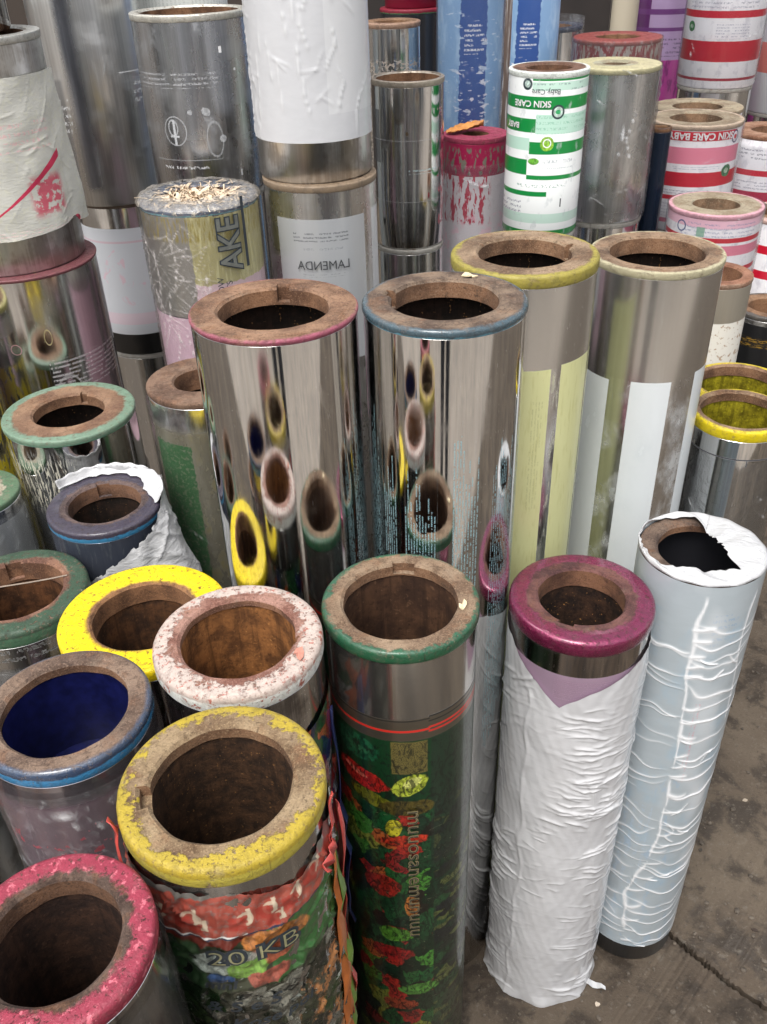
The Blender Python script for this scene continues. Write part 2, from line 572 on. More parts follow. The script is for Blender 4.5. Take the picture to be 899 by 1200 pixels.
def roller(key, x, y, zt, R, label, shell=None, ring=None, bore=None, zb=0.0, hole=0.65, notch=None, notch_w=12,
           notch_d=0.10, bevel=0.006, rim=1.0, hr=0.012, wide=None, plate=0.035, floor_d=None, face=True, dx=0, group='printing cylinders standing in the yard',
           shell_r=0.985, tilt=None, name='printing_cylinder'):
    """A gravure printing cylinder: steel shell, end ring with a keyed hole, hollow bore."""
    zt -= DROP
    zb = zb - DROP if zb > 0 else zb
    bevel, hr = bevel * 0.55, max(hr * 0.8, bevel * 0.6)
    rz = math.atan2(-x, y)
    t = thing(name, label, 'cylinder', (x, y, zb), rz, group)
    L = zt - zb
    Rs = R * shell_r
    sh = shell or CHROME
    me = lathe('shell', [(R * 0.9, L - hr), (Rs - 0.0015, L - hr), (Rs, L - hr - 0.0015), (Rs, L * 0.66), (Rs, L * 0.33), (Rs, 0.004), (Rs - 0.003, 0.0), (0.6 * Rs, 0.0)], R, ANG)
    # v measured down from the top of the ring
    uv = me.uv_layers[0].data
    buf = np.zeros(len(uv) * 2, np.float32)
    uv.foreach_get('uv', buf)
    buf = buf.reshape(-1, 2)
    buf[:, 1] += L
    uv.foreach_set('uv', buf.ravel())
    sharp_by_angle(me, 40)
    link('shell', me, sh, t)
    # end ring
    rh = R * hole
    angs = ANG
    if notch is not None:
        n0 = R_(notch)
        hw = R_(notch_w) / 2
        e = R_(0.4)
        angs = np.sort(np.concatenate([ANG[np.abs(((ANG - n0 + math.pi) % (2 * math.pi)) - math.pi) > hw + e], [n0 - hw - e, n0 - hw, n0, n0 + hw, n0 + hw + e]]))
    c = 0.003
    Rr = R * rim
    prof = [(Rr - 0.0012, -hr - 0.001), (Rr, -hr + 0.002)]
    for k in range(5):
        q = k / 4 * math.pi / 2
        prof.append((Rr - bevel + bevel * math.cos(q), -bevel + bevel * math.sin(q)))
    nr = len(prof)
    prof += [(rh + (Rr - bevel - rh) * 0.6, 0.0), (rh + (Rr - bevel - rh) * 0.3, 0.0), (rh + c, 0.0), (rh, -c), (rh, -plate * 0.85), (rh, -plate * 0.86), (rh, -plate)]
    ph = random.random() * 10

    def rf(j, r, a):
        out = np.full(len(a), r)
        if notch is not None and j in (nr, nr + 1):
            d = np.abs(((a - R_(notch) + math.pi) % (2 * math.pi)) - math.pi)
            out = np.where(d <= R_(notch_w) / 2 + R_(1.5), np.maximum(out, rh * 1.012 + c + R * notch_d + (0.0012 if j == nr else 0.0006)), out)
        if j >= nr + 2:
            out = out * (1 + 0.006 * np.sin(5 * a + ph) + 0.005 * np.sin(11 * a + ph * 2))
            if notch is not None:
                d = np.abs(((a - R_(notch) + math.pi) % (2 * math.pi)) - math.pi)
                out = np.where((d <= R_(notch_w) / 2 + 1e-6) & (j <= nr + 4), out + R * notch_d, out)
        return out
    me = lathe('end_ring', prof, R, angs, rf)
    me.flip_normals()
    sharp_by_angle(me, 35)
    ro = link('end_ring', me, ring, t)
    ro.location.z = L
    # bore
    rb = wide * R if wide else rh * 1.0
    fd = floor_d if floor_d else L - 0.01
    pr = [(rh * 0.999, -plate), (max(rb, rh + 0.001), -plate - 0.001)]
    for k in range(1, 9):
        pr.append((max(rb, rh + 0.001), -plate - (fd - plate) * k / 8))
    pr.append((0.004, -fd - 0.0))
    me = lathe('bore', pr, R, ANG)
    me.flip_normals()
    sharp_by_angle(me, 40)
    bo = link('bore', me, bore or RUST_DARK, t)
    bo.location.z = L
    REG[key] = dict(t=t, L=L, R=R, x=x, y=y, zt=zt, rz=rz, rs=Rs)
    return t


def px2uv(key, px, py):
    """Where the view ray through a photo pixel meets a cylinder: (angle in degrees, depth below its top)."""
    g = REG[key]
    d = FW + RT * ((px - PW / 2) / F_PX) - UP * ((py - PH / 2) / F_PX)
    ox, oy = -g['x'], -g['y']
    a = d.x ** 2 + d.y ** 2
    b2 = 2 * (ox * d.x + oy * d.y)
    cc = ox * ox + oy * oy - g['R'] ** 2
    D = max(b2 * b2 - 4 * a * cc, 0)
    t = (-b2 - math.sqrt(D)) / (2 * a)
    qx, qy, qz = ox + t * d.x, oy + t * d.y, CAM_H + t * d.z
    an = math.atan2(qx, -qy) - g['rz']
    an = (an + math.pi) % (2 * math.pi) - math.pi
    return math.degrees(an), g['zt'] - qz


# ---- wrinkled film ---------------------------------------------------
def ridge_h(h, U, V, u0, v0, ln, w, amp, curve=0.0, slope=0.0):
    """Add a tapering ridge that runs round the cylinder (along u)."""
    du = U - u0
    s = np.clip(1 - (2 * du / ln) ** 2, 0, 1)
    vc = v0 + curve * du * du + slope * du
    h += amp * np.sqrt(s) * np.exp(-np.abs((V - vc) / w) ** 1.25)


def ridge_v(h, U, V, pts, w, amp):
    """A ridge that runs down the cylinder through (u, v) points."""
    pv = np.array([p[1] for p in pts])
    pu = np.array([p[0] for p in pts])
    uc = np.interp(V, pv, pu)
    m = ((V > pv[0]) & (V < pv[-1])).astype(float)
    e = np.clip(np.minimum(V - pv[0], pv[-1] - V) / 0.012, 0, 1)
    h += amp * m * e * np.exp(-((U - uc) / w) ** 2)


def smooth_noise(U, V, fu, fv, n=14, seed=0):
    g = np.random.default_rng(seed)
    out = np.zeros_like(U)
    for i in range(n):
        ku, kv = g.normal() * fu, g.normal() * fv
        out += np.sin(ku * U + kv * V + g.uniform(0, 6.28)) / n ** 0.5
    return out


def film(key, mat, top, bot, a0=-180, a1=180, nu=160, nv=200, off=0.0012, fn=None, name='plastic_wrap', hmax=0.003, flare=None, warp=0.0022):
    """Plastic film wound round a cylinder between depths top(a) and bot(a)."""
    g = REG[key]
    R = g['R']
    a = np.radians(np.linspace(a0, a1, nu))
    tp = np.array([top(math.degrees(q)) if callable(top) else top for q in a])
    bt = np.array([bot(math.degrees(q)) if callable(bot) else bot for q in a])
    T = np.linspace(0, 1, nv)[:, None]
    V = tp[None] + (bt - tp)[None] * T
    A = np.repeat(a[None], nv, 0)
    U = A * R
    h = np.zeros_like(U)
    soft = 0.0
    if fn is not None:
        wob = warp * smooth_noise(U, V, 70, 55, seed=nu + nv)
        soft = fn(h, U + wob, V + np.roll(wob, 17, 1), A)
        soft = 0.0 if soft is None else soft
    rad = R + off + h
    if flare is not None:
        rad = rad + flare(A, V)
    P = np.stack([rad * np.sin(A), -rad * np.cos(A), g['L'] - V], -1)
    me = grid_mesh(name, P, np.stack([U, V], -1), attr=np.clip((h - soft) / hmax - 0.12, 0, 1))
    return link(name, me, mat, g['t'])


def text_decal(key, text, a_deg, depth, size, mat, rot=0.0, mirror=False, off=0.0012, name='lettering', sx=1.0, shear=0.0, bold=0.0, outline=0.0):
    g = REG[key]
    R = g['R']
    cu = bpy.data.curves.new('txt', 'FONT')
    cu.body = text
    cu.size = size
    cu.align_x = 'CENTER'
    cu.align_y = 'CENTER'
    cu.offset = bold
    cu.shear = shear
    cu.resolution_u = 3
    if outline:
        cu.fill_mode = 'NONE'
        cu.bevel_depth = outline
        cu.bevel_resolution = 0
    to = bpy.data.objects.new('txt', cu)
    COL.objects.link(to)
    dg = bpy.context.evaluated_depsgraph_get()
    me = bpy.data.meshes.new_from_object(to.evaluated_get(dg))
    bpy.data.objects.remove(to)
    me.name = name
    bm = bmesh.new()
    bm.from_mesh(me)
    cr, sr = math.cos(R_(rot)), math.sin(R_(rot))
    for v in bm.verts:
        x, y = v.co.x * sx * (-1 if mirror else 1), v.co.y
        v.co.x, v.co.y = x * cr - y * sr, x * sr + y * cr
    xs = [v.co.x for v in bm.verts]
    k = min(xs)
    while k < max(xs):
        k += 0.004
        bmesh.ops.bisect_plane(bm, geom=bm.verts[:] + bm.edges[:] + bm.faces[:], plane_co=(k, 0, 0), plane_no=(1, 0, 0))
    for v in bm.verts:
        a = R_(a_deg) + v.co.x / R
        rr = R + off + (v.co.z if outline else 0)
        v.co = Vector((rr * math.sin(a), -rr * math.cos(a), g['L'] - depth + v.co.y))
    bm.to_mesh(me)
    bm.free()
    return link(name, me, mat, g['t'])


def ribbon(name, pts, w, mat, parent, tw=0.0, nrm=Vector((0, -1, 0)), seed=0):
    """A thin torn strip through points, with ragged width."""
    g = random.Random(seed)
    bm = bmesh.new()
    rows = []
    n = len(pts)
    for i, p in enumerate(pts):
        p = Vector(p)
        d = (Vector(pts[min(i + 1, n - 1)]) - Vector(pts[max(i - 1, 0)])).normalized()
        s = d.cross(nrm).normalized()
        s = Matrix.Rotation(tw * i / max(1, n - 1), 3, d) @ s
        ww = w * (0.35 + 0.65 * math.sin(math.pi * (i + 0.4) / n)) * g.uniform(0.75, 1.2)
        up = s.cross(d) * (w * 0.18 * g.uniform(-1, 1))
        rows.append([bm.verts.new(p - s * ww / 2), bm.verts.new(p + up), bm.verts.new(p + s * ww / 2)])
    for i in range(n - 1):
        for k in range(2):
            bm.faces.new((rows[i][k], rows[i][k + 1], rows[i + 1][k + 1], rows[i + 1][k]))
    me = bpy.data.meshes.new(name)
    bm.to_mesh(me)
    bm.free()
    for p in me.polygons:
        p.use_smooth = True
    o = link(name, me, mat, parent)
    so_ = o.modifiers.new('thick', 'SOLIDIFY')
    so_.thickness = 0.0006
    return o


# ================================================================== ground
def gpx(px, py):
    d = FW + RT * ((px - PW / 2) / F_PX) - UP * ((py - PH / 2) / F_PX)
    t = CAM_H / -d.z
    return Vector((d.x * t, d.y * t, 0))


def ground_mat(name, dark=1.0, grey=0.0):
    b = NB(name)
    o = b.obj()
    n1 = b.noise(o, 2.2, 6, 0.65)
    n2 = b.noise(o, 11, 6, 0.65, 0.4)
    n3 = b.noise(o, 160, 4, 0.65)
    n4 = b.noise(o, 45, 5, 0.7)
    col = b.mix(b.step(n1, 0.35, 0.65), (0.135 * dark, 0.100 * dark, 0.070 * dark, 1), (0.205 * dark, 0.160 * dark, 0.115 * dark, 1))
    col = b.mix(b.mul(b.step(n2, 0.46, 0.60), 0.88), col, (0.055 * dark, 0.040 * dark, 0.028 * dark, 1))
    col = b.mix(b.mul(b.step(n4, 0.56, 0.7), 0.5), col, (0.27 * dark, 0.235 * dark, 0.19 * dark, 1))
    col = b.mix(b.mul(b.step(n3, 0.55, 0.75), 0.5), col, (0.30 * dark, 0.26 * dark, 0.21 * dark, 1))
    col = b.mix(b.mul(b.step(n3, 0.42, 0.28), 0.7), col, (0.04, 0.03, 0.024, 1))
    ro = b.mixf(b.step(n2, 0.45, 0.65), 0.85, 0.6)
    if grey:
        col = b.mix(grey, col, (0.30, 0.29, 0.275, 1))
    return b.done(b.bsdf(col, 0, ro, b.bump(b.add(b.add(b.mul(n3, 0.5), n4), b.mul(n2, 1.5)), 0.55, 0.004), spec=0.35))


GM = ground_mat('concrete', 0.5)
bm = bmesh.new()
bmesh.ops.create_grid(bm, x_segments=1, y_segments=1, size=90, matrix=Matrix.Translation((0, 0, -0.03)))
gme = bpy.data.meshes.new('ground')
bm.to_mesh(gme)
bm.free()
ground = link('ground', gme, ground_mat('packed_dirt', 0.3))
ground['kind'] = 'structure'

jp = [gpx(x, y) for x, y in ((742, 1062), (782, 1092), (806, 1112), (832, 1133), (858, 1154), (899, 1182))]
dr0 = (jp[0] - jp[1]).normalized()
dr1 = (jp[-1] - jp[-2]).normalized()
line = [jp[0] + dr0 * 40] + [jp[0] + dr0 * k for k in (3, 1, 0.4, 0.15)] + jp + [jp[-1] + dr1 * k for k in (0.1, 0.3, 1, 3)] + [jp[-1] + dr1 * 40]
fine = []
for i in range(len(line) - 1):
    n = 14 if (line[i + 1] - line[i]).length < 0.5 else 3
    for k in range(n):
        fine.append(line[i].lerp(line[i + 1], k / n))
fine.append(line[-1])
gn = random.Random(3)
perp = Vector((-dr1.y, dr1.x, 0))
jog = [perp * gn.uniform(-1, 1) * 0.0022 for _ in fine]
for sgn in (1, -1):
    rows = []
    for i, p in enumerate(fine):
        e = p + jog[i] + perp * sgn * (0.0035 + 0.0018 * gn.random())
        rows.append([e + Vector((0, 0, -0.02)), e + Vector((0, 0, -0.003)), e + perp * sgn * 0.004, e + perp * sgn * 0.6, e + perp * sgn * 45])
    P = np.array([[tuple(q) for q in r] for r in rows])
    if sgn < 0:
        P = P[::-1]
    me = grid_mesh('concrete_slab', P, P[..., :2].copy())
    sharp_by_angle(me, 40)
    link('concrete_slab', me, GM, ground)

# ================================================================== the cylinders
def U(R, a): return R * R_(a)

WHITE = rgb(235, 235, 235)
YARD = 'printing cylinders standing in the yard'

# ---- A: tall mirror cylinder, rust ring with a thin pink edge
roller('A', -0.109, 0.912, 1.232, 0.09, 'tall mirror chrome cylinder with rusty ring and thin pink rim',
       shell_mat('chrome_a', [L_text(U(.09, 52), U(.09, 110), .19, .75, .0042, rgb(60, 120, 130), True, 0.55, ragged=.12)], rough=0.06, grime=0.5, seed=.3),
       ring_mat('ring_a', .09, rgb(150, 78, 96), thr=0.985, amp=0.10, rustA=(0.13, 0.068, 0.04, 1), rustB=(0.30, 0.165, 0.10, 1), dust=.35, prough=.3),
       hr=.007, hole=0.655, notch=168, notch_w=13, wide=0.88, plate=0.020, bevel=.005)
# ---- B: teal etched text
B_t = [L_text(U(.09, a0), U(.09, a1), v0, .66, .0036, rgb(96, 160, 172), True, 0.8, ragged=.11, cw=.0009)
       for a0, a1, v0 in ((-84, -56, .10), (-50, -37, .14), (-30, -4, .13), (7, 27, .11), (40, 64, .12), (70, 95, .12))]
roller('B', 0.074, 0.928, 1.229, 0.09, 'tall mirror chrome cylinder with columns of tiny teal text and iridescent blue rim',
       shell_mat('chrome_b', B_t, rough=0.06, grime=0.5, seed=.7),
       ring_mat('ring_b', .09, rgb(66, 84, 92), thr=0.95, amp=0.16, rustA=(0.085, 0.055, 0.04, 1), rustB=(0.24, 0.16, 0.11, 1), dust=.35, prough=.2, edge=rgb(88, 140, 156), coat=.6),
       bore=RUST_DARK, hole=0.65, notch=-105, notch_w=14, plate=0.021, wide=0.88, bevel=.008, hr=.011)
# ---- C: pale yellow panels
Cc = rgb(206, 206, 152)
roller('C', 0.183, 1.078, 1.228, 0.09, 'tall dull silver cylinder with pale yellow print panels and ochre rim',
       shell_mat('chrome_c', [
           L_rect(-1, 1, .0, .118, (0.62, 0.61, 0.58, 1), .97, .22, .7),
           L_rect(U(.09, -30), U(.09, -4), .118, 1.3, Cc, .1, .3), L_rect(U(.09, 2), U(.09, 27), .118, 1.3, Cc, .1, .3, wob=.001),
           L_rect(U(.09, 36), U(.09, 74), .115, 1.3, Cc, .1, .3, wob=.0014), L_rect(U(.09, 80), U(.09, 140), .115, 1.3, Cc, .1, .3),
           L_noise(-1, 1, .118, 1.3, rgb(180, 178, 118), 60, .5, .7, 3, .4, amt=.5),
           L_text(U(.09, 12), U(.09, 22), .16, .32, .004, rgb(150, 150, 110), True, .5)], rough=.2, seed=1.1),
       ring_mat('ring_c', .09, rgb(150, 138, 62), thr=0.93, amp=.22, rustA=(0.14, 0.085, 0.05, 1), rustB=(0.33, 0.22, 0.14, 1), dust=.4),
       hole=0.63, notch=115, notch_w=9, wide=.87, bevel=.008, hr=.018, plate=.020)
# ---- D: white panels
Dd = rgb(202, 206, 207)
roller('D', 0.385, 1.203, 1.182, 0.09, 'tall dull silver cylinder with glossy white print panels and rust flaked ring',
       shell_mat('chrome_d', [
           L_rect(-1, 1, .0, .155, (0.64, 0.63, 0.60, 1), .98, .2, .7),
           L_rect(U(.09, -75), U(.09, -27), .16, 1.3, Dd, 0, .2), L_rect(U(.09, -6.5), U(.09, 29.5), .156, 1.3, Dd, 0, .2),
           L_rect(U(.09, 56), U(.09, 110), .15, 1.3, Dd, 0, .2), L_noise(-1, 1, .16, 1.3, rgb(190, 196, 198), 18, .45, .7, 1, .6, amt=.5)], rough=.2, seed=1.9),
       ring_mat('ring_d', .09, rgb(176, 168, 138), thr=0.95, amp=.14, rustA=(0.11, 0.065, 0.04, 1), rustB=(0.30, 0.19, 0.12, 1), dust=.5),
       hole=0.705, wide=.87, bevel=.004, plate=.024)
# ---- E: printed fruit
GD = rgb(24, 62, 36)
Rr = .085
E_l = [L_rect(-1, 1, 0, .098, (0.50, 0.48, 0.44, 1), .95, .16, .8), L_rect(-1, 1, .098, .132, rgb(120, 112, 98), .8, .3),
       L_rect(-1, U(Rr, 20), .0995, .1015, (0.01, 0.01, 0.01, 1), 0, .4), L_rect(U(Rr, 19), 1, .096, .0985, (0.01, 0.01, 0.01, 1), 0, .4), L_rect(U(Rr, 19), 1, .1035, .1055, (0.01, 0.01, 0.01, 1), 0, .4),
       L_rect(-1, U(Rr, 20), .1145, .118, rgb(200, 40, 30), 0, .4), L_rect(U(Rr, 19), 1, .1125, .1155, rgb(200, 40, 30), 0, .4), L_rect(U(Rr, 19), 1, .1185, .1215, rgb(190, 40, 30), 0, .4),
       L_rect(-1, 1, .131, 2, GD, .25, .3, wob=.002),
       L_cells(-1, U(Rr, 24), .24, 2, [rgb(28, 92, 48), rgb(20, 54, 32), rgb(190, 48, 38), rgb(40, 104, 50), rgb(22, 64, 38), rgb(26, 74, 42), rgb(150, 160, 60), rgb(18, 44, 28), rgb(34, 30, 24), rgb(160, 40, 40), rgb(36, 88, 50), rgb(26, 58, 40), rgb(200, 104, 50), rgb(20, 48, 30), rgb(30, 84, 44), rgb(80, 150, 56)], 36, 1, .8, metal=.1, warp=.02),
       L_cells(U(Rr, 24), 1, .24, 2, [rgb(26, 60, 40), rgb(34, 44, 38), rgb(40, 84, 50), rgb(30, 38, 40), rgb(100, 110, 60), rgb(34, 64, 44)], 60, .6, 1.6, warp=.014, off=.3),
       L_rect(U(Rr, 21), U(Rr, 75), .131, .36, rgb(34, 44, 38), .1, .35, .6, wob=.004),
       L_blob(U(Rr, -42), .155, .034, .020, rgb(26, 84, 54), 6, wob=.25), L_blob(U(Rr, -46), .1555, .026, .007, rgb(40, 92, 60), 8, wob=.5),
       L_rect(U(Rr, -10), U(Rr, 18), .133, .185, rgb(122, 112, 62), .3, .35, wob=.003), L_noise(U(Rr, -10), U(Rr, 18), .133, .185, rgb(40, 36, 18), 900, .5, .55, amt=.9),
       L_blob(U(Rr, -38), .205, .038, .017, rgb(180, 36, 30), 10, wob=.55), L_blob(U(Rr, -44), .199, .020, .004, rgb(225, 110, 90), 12, wob=.5),
       L_blob(U(Rr, 4), .205, .024, .015, rgb(176, 190, 60), -35, wob=.5), L_blob(U(Rr, 6), .200, .013, .007, rgb(216, 220, 120), -35, wob=.4),
       L_blob(U(Rr, -28), .236, .03, .012, rgb(116, 118, 30), 14, wob=.6), L_blob(U(Rr, 2), .245, .034, .014, rgb(84, 74, 30), 0, wob=.6),
       L_blob(U(Rr, -10), .282, .010, .016, rgb(206, 196, 50), 10, wob=.5), L_blob(U(Rr, -2), .306, .030, .010, rgb(196, 56, 34), -8, wob=.6),
       L_blob(U(Rr, -22), .40, .024, .022, rgb(168, 40, 30), 20, wob=.7), L_blob(U(Rr, 4), .44, .010, .022, rgb(200, 120, 50), 0, wob=.6),
       L_blob(U(Rr, -12), .505, .024, .016, rgb(90, 150, 50), 0, wob=.6), L_blob(U(Rr, -16), .55, .030, .016, rgb(160, 30, 30), 0, wob=.8),
       L_blob(U(Rr, 10), .64, .030, .014, rgb(90, 150, 60), 0, wob=.8), L_blob(U(Rr, -10), .68, .026, .014, rgb(170, 70, 40), 0, wob=.8),
       L_noise(-1, 1, .135, 2, rgb(10, 18, 12), 110, .48, .60, 1.0, .5, amt=.8, dist=1.8),
       L_noise(-1, 1, .24, 2, rgb(150, 160, 120), 150, .66, .70, .35, 1.8, amt=.5, dist=2.0)]  # last layer: pale noise streaks painted as highlights over the print
roller('E', 0.015, 0.752, 0.958, 0.085, 'cylinder printed with dark fruit and vegetables under a green painted ring',
       shell_mat('print_e', E_l, rough=.12, coat=.5, seed=2.2, bumps=.22),
       ring_mat('ring_e', .085, rgb(36, 84, 58), thr=0.95, amp=.42, rustA=(0.15, 0.09, 0.055, 1), rustB=(0.30, 0.20, 0.13, 1), dust=.35, prough=.3, coat=.3, edge=rgb(30, 84, 54)),
       bore=RUST_E, hole=0.735, notch=176, notch_w=22, notch_d=.07, bevel=.009, hr=.018, rim=1.012, plate=.016)
# ---- F: magenta ring, white wrap
roller('F', 0.245, 0.868, 0.858, 0.09, 'white crinkled plastic wrapped cylinder with glossy magenta ring',
       shell_mat('print_f', [L_rect(-1, 1, 0, .022, rgb(110, 40, 72), .7, .22, .75, soft=.006), L_rect(-1, 1, .058, .30, rgb(172, 146, 166), .35, .25),
                             L_text(U(.09, -14), U(.09, 34), .066, .098, .003, rgb(120, 90, 110), False, .8)], rough=.07, base=(.5, .46, .44, 1)),
       ring_mat('ring_f', .09, rgb(128, 36, 76), thr=0.76, amp=.26, rustA=(0.07, 0.028, 0.028, 1), rustB=(0.17, 0.07, 0.06, 1), prough=.2, pmetal=.55, coat=.8, dust=.28, fleck=rgb(92, 32, 52), fleck_amt=.4),
       bore=RUST_F, hole=0.60, notch=-14, notch_w=18, notch_d=.05, bevel=.013, hr=.026, plate=.028, rim=1.005, shell_r=.97)
# ---- G: film wrapped, right
roller('G', 0.4115, 0.928, 0.879, 0.0795, 'translucent bluish film wrapped cylinder with torn white plastic over its top',
       shell_mat('steel_g', [], base=(.2, .2, .2, 1), rough=.4),
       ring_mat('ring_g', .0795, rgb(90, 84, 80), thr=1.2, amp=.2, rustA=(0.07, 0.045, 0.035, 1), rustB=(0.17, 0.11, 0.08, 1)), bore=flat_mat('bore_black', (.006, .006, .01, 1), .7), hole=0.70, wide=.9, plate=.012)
# ---- H: yellow ring, foil print
Rr = .085
H_l = []
roller('H', -0.141, 0.491, 0.988, 0.085, 'cylinder in crinkled red and green foil wrap with patchy yellow ring',
       shell_mat('chrome_h', [], rough=.15),
       ring_mat('ring_h', .085, rgb(166, 144, 46), thr=0.90, amp=.75, rustA=(0.16, 0.095, 0.05, 1), rustB=(0.33, 0.225, 0.13, 1), dust=.4, prough=.45, edge=rgb(170, 156, 62)),
       bore=rust_mat('rust_h', (0.035, 0.019, 0.011, 1), (0.095, 0.046, 0.022, 1), 70, fleck=.3), hole=0.69, notch=-93, notch_w=20, notch_d=.10, bevel=.010, hr=.024, plate=.014, rim=1.01)
# ---- I: pink ring corner
roller('I', -0.244, 0.362, 0.982, 0.071, 'cylinder with speckled raspberry pink ring beside the red and green foil cylinder',
       shell_mat('chrome_i', [], rough=.12, seed=3.1, stain=rgb(96, 70, 74)),
       ring_mat('ring_i', .071, rgb(142, 48, 66), thr=0.76, amp=.35, rustA=(0.05, 0.028, 0.02, 1), rustB=(0.13, 0.08, 0.06, 1), dust=.2, prough=.4, fleck=rgb(186, 96, 108), fleck_amt=.75, edge=rgb(136, 34, 56)),
       bore=rust_mat('rust_i', (0.03, 0.016, 0.012, 1), (0.075, 0.036, 0.022, 1)), hole=0.66, bevel=.009, hr=.02, plate=.02)
# ---- J: blue bore
roller('J', -0.305, 0.6, 0.968, 0.08, 'cylinder with navy blue bore, rusty ring and bright blue edge',
       shell_mat('print_j', [L_rect(-1, 1, .0, .05, (0.35, 0.32, 0.34, 1), .9, .14), L_rect(-1, 1, .045, 1, rgb(150, 108, 126), .55, .22, .75, soft=.006),
                             L_noise(-1, 1, .075, .12, rgb(190, 40, 60), 60, .58, .62, 1, 1, amt=.9)], rough=.10, seed=3.7),
       ring_mat('ring_j', .08, rgb(52, 66, 88), thr=0.95, amp=.12, rustA=(0.10, 0.062, 0.045, 1), rustB=(0.24, 0.155, 0.11, 1), dust=.3, prough=.15, edge=rgb(60, 128, 172), coat=.8),
       bore=flat_mat('bore_blue', (0.006, 0.008, 0.06, 1), .35, var=.5), hole=0.73, bevel=.011, hr=.022, plate=.012, floor_d=.11)
# ---- K: white and red ring
roller('K', -0.15, 0.676, 0.981, 0.085, 'cylinder with chipped white and red ring and deep rusty bore',
       shell_mat('chrome_k', [], rough=.12, seed=4.4, stain=rgb(80, 70, 66)),
       ring_mat('ring_k', .085, rgb(186, 170, 160), thr=0.80, amp=.60, rustA=(0.20, 0.085, 0.06, 1), rustB=(0.36, 0.19, 0.145, 1), dust=.35, prough=.4, patch=80, fleck=rgb(150, 86, 72), fleck_amt=.7, edge=rgb(205, 205, 198)),
       bore=RUST_WARM, hole=0.675, bevel=.012, hr=.026, plate=.010, notch=70, notch_w=9, notch_d=.03)
# ---- L: bright yellow
roller('L', -0.289, 0.819, 0.893, 0.1, 'cylinder with wide bright yellow painted ring',
       shell_mat('chrome_l', [], rough=.12, stain=rgb(150, 140, 40)),
       ring_mat('ring_l', .1, rgb(228, 200, 14), thr=0.655, amp=.12, rustA=(0.12, 0.06, 0.03, 1), rustB=(0.30, 0.14, 0.06, 1), dust=.06, prough=.38, fleck=rgb(150, 146, 30), fleck_amt=.35),
       bore=rust_mat('rust_l', (0.05, 0.025, 0.014, 1), (0.14, 0.06, 0.024, 1)), hole=0.60, bevel=.008, hr=.02, plate=.028)
# ---- M: dark green ring
roller('M', -0.475, 0.907, 0.869, 0.09, 'cylinder with dark green ring and a wire lying across its rusty hole',
       shell_mat('chrome_m', [L_text(-1, 1, .02, .05, .012, rgb(40, 40, 36), False, .9, cw=.003), L_rect(-1, 1, .06, .8, (0.3, .3, .3, 1), .8, .3, .6)], rough=.14, seed=5.3),
       ring_mat('ring_m', .09, rgb(52, 74, 56), thr=0.76, amp=.22, rustA=(0.13, 0.06, 0.04, 1), rustB=(0.28, 0.14, 0.09, 1), dust=.3, prough=.45, edge=rgb(66, 98, 74), fleck=rgb(110, 104, 92), fleck_amt=.2),
       bore=RUST_MID, hole=0.655, notch=174, notch_w=18, notch_d=.06, bevel=.013, hr=.028, plate=.03)
# ---- N: navy in torn plastic
roller('N', -0.392, 1.061, 0.898, 0.08, 'dark blue cylinder with torn white plastic sheet hanging off its ring',
       shell_mat('print_n', [L_rect(-1, 1, 0, 1.2, rgb(30, 44, 70), .55, .22, .9), L_noise(-1, 1, .0, .10, rgb(150, 160, 166), 40, .55, .7, 3, .5, .9, .2, amt=.6)], rough=.12),
       ring_mat('ring_n', .08, rgb(58, 52, 66), thr=0.74, amp=.25, rustA=(0.06, 0.04, 0.04, 1), rustB=(0.14, 0.09, 0.08, 1), dust=.22, prough=.4, edge=rgb(58, 128, 168), coat=.4),
       hole=0.63, notch=176, notch_w=20, notch_d=.06, bevel=.008, hr=.018, plate=.025, wide=.66)
# ---- O: sage ring
roller('O', -0.479, 1.241, 0.953, 0.1, 'squat wide chrome cylinder with sage green rim and rusty ring',
       shell_mat('chrome_o', [L_noise(U(.1, -95), U(.1, -8), .03, .13, rgb(196, 190, 170), 55, .5, .56, 6, .8, .3, .35, amt=.9, soft=.02, dist=.6)], rough=.05, seed=6.0),
       ring_mat('ring_o', .1, rgb(112, 136, 116), thr=0.85, amp=.24, rustA=(0.17, 0.09, 0.055, 1), rustB=(0.31, 0.18, 0.11, 1), dust=.3, edge=rgb(104, 150, 124), prough=.35),
       hole=0.535, notch=150, notch_w=11, notch_d=.06, bevel=.006, plate=.019, wide=.8)
# ---- P: left edge small
roller('P', -0.600, 1.114, 0.889, 0.066, 'cylinder with mottled green ring wrapped in clear film at the edge of the group',
       shell_mat('chrome_p', [L_rect(-1, 1, .03, .9, rgb(190, 192, 190), .5, .3, .7)], rough=.15),
       ring_mat('ring_p', .066, rgb(84, 110, 84), thr=0.7, amp=.7, rustA=(0.2, 0.16, 0.11, 1), rustB=(0.36, 0.32, 0.24, 1), dust=.5, edge=rgb(60, 84, 66)), hole=.5, bevel=.006)
# ---- Q: rusty ring behind A
roller('Q', -0.259, 1.198, 1.018, 0.08, 'cylinder with plain brown rust ring and green paint patch in clear film',
       shell_mat('print_q', [L_rect(-1, 1, .045, 1.2, rgb(150, 140, 108), .5, .3, .8, soft=.01), L_rect(U(.08, -72), U(.08, -22), .07, 1.2, rgb(44, 104, 54), .1, .35, .95, wob=.012, fade=.5),
                             L_noise(U(.08, -22), 1, .05, 1.2, rgb(176, 160, 90), 26, .5, .65, 1, .5, .2, .4, amt=.7)], rough=.14),
       ring_mat('ring_q', .08, rgb(110, 80, 64), thr=1.02, amp=.05, rustA=(0.12, 0.068, 0.045, 1), rustB=(0.23, 0.135, 0.09, 1), dust=.3), hole=.5, wide=.85, bevel=.006)
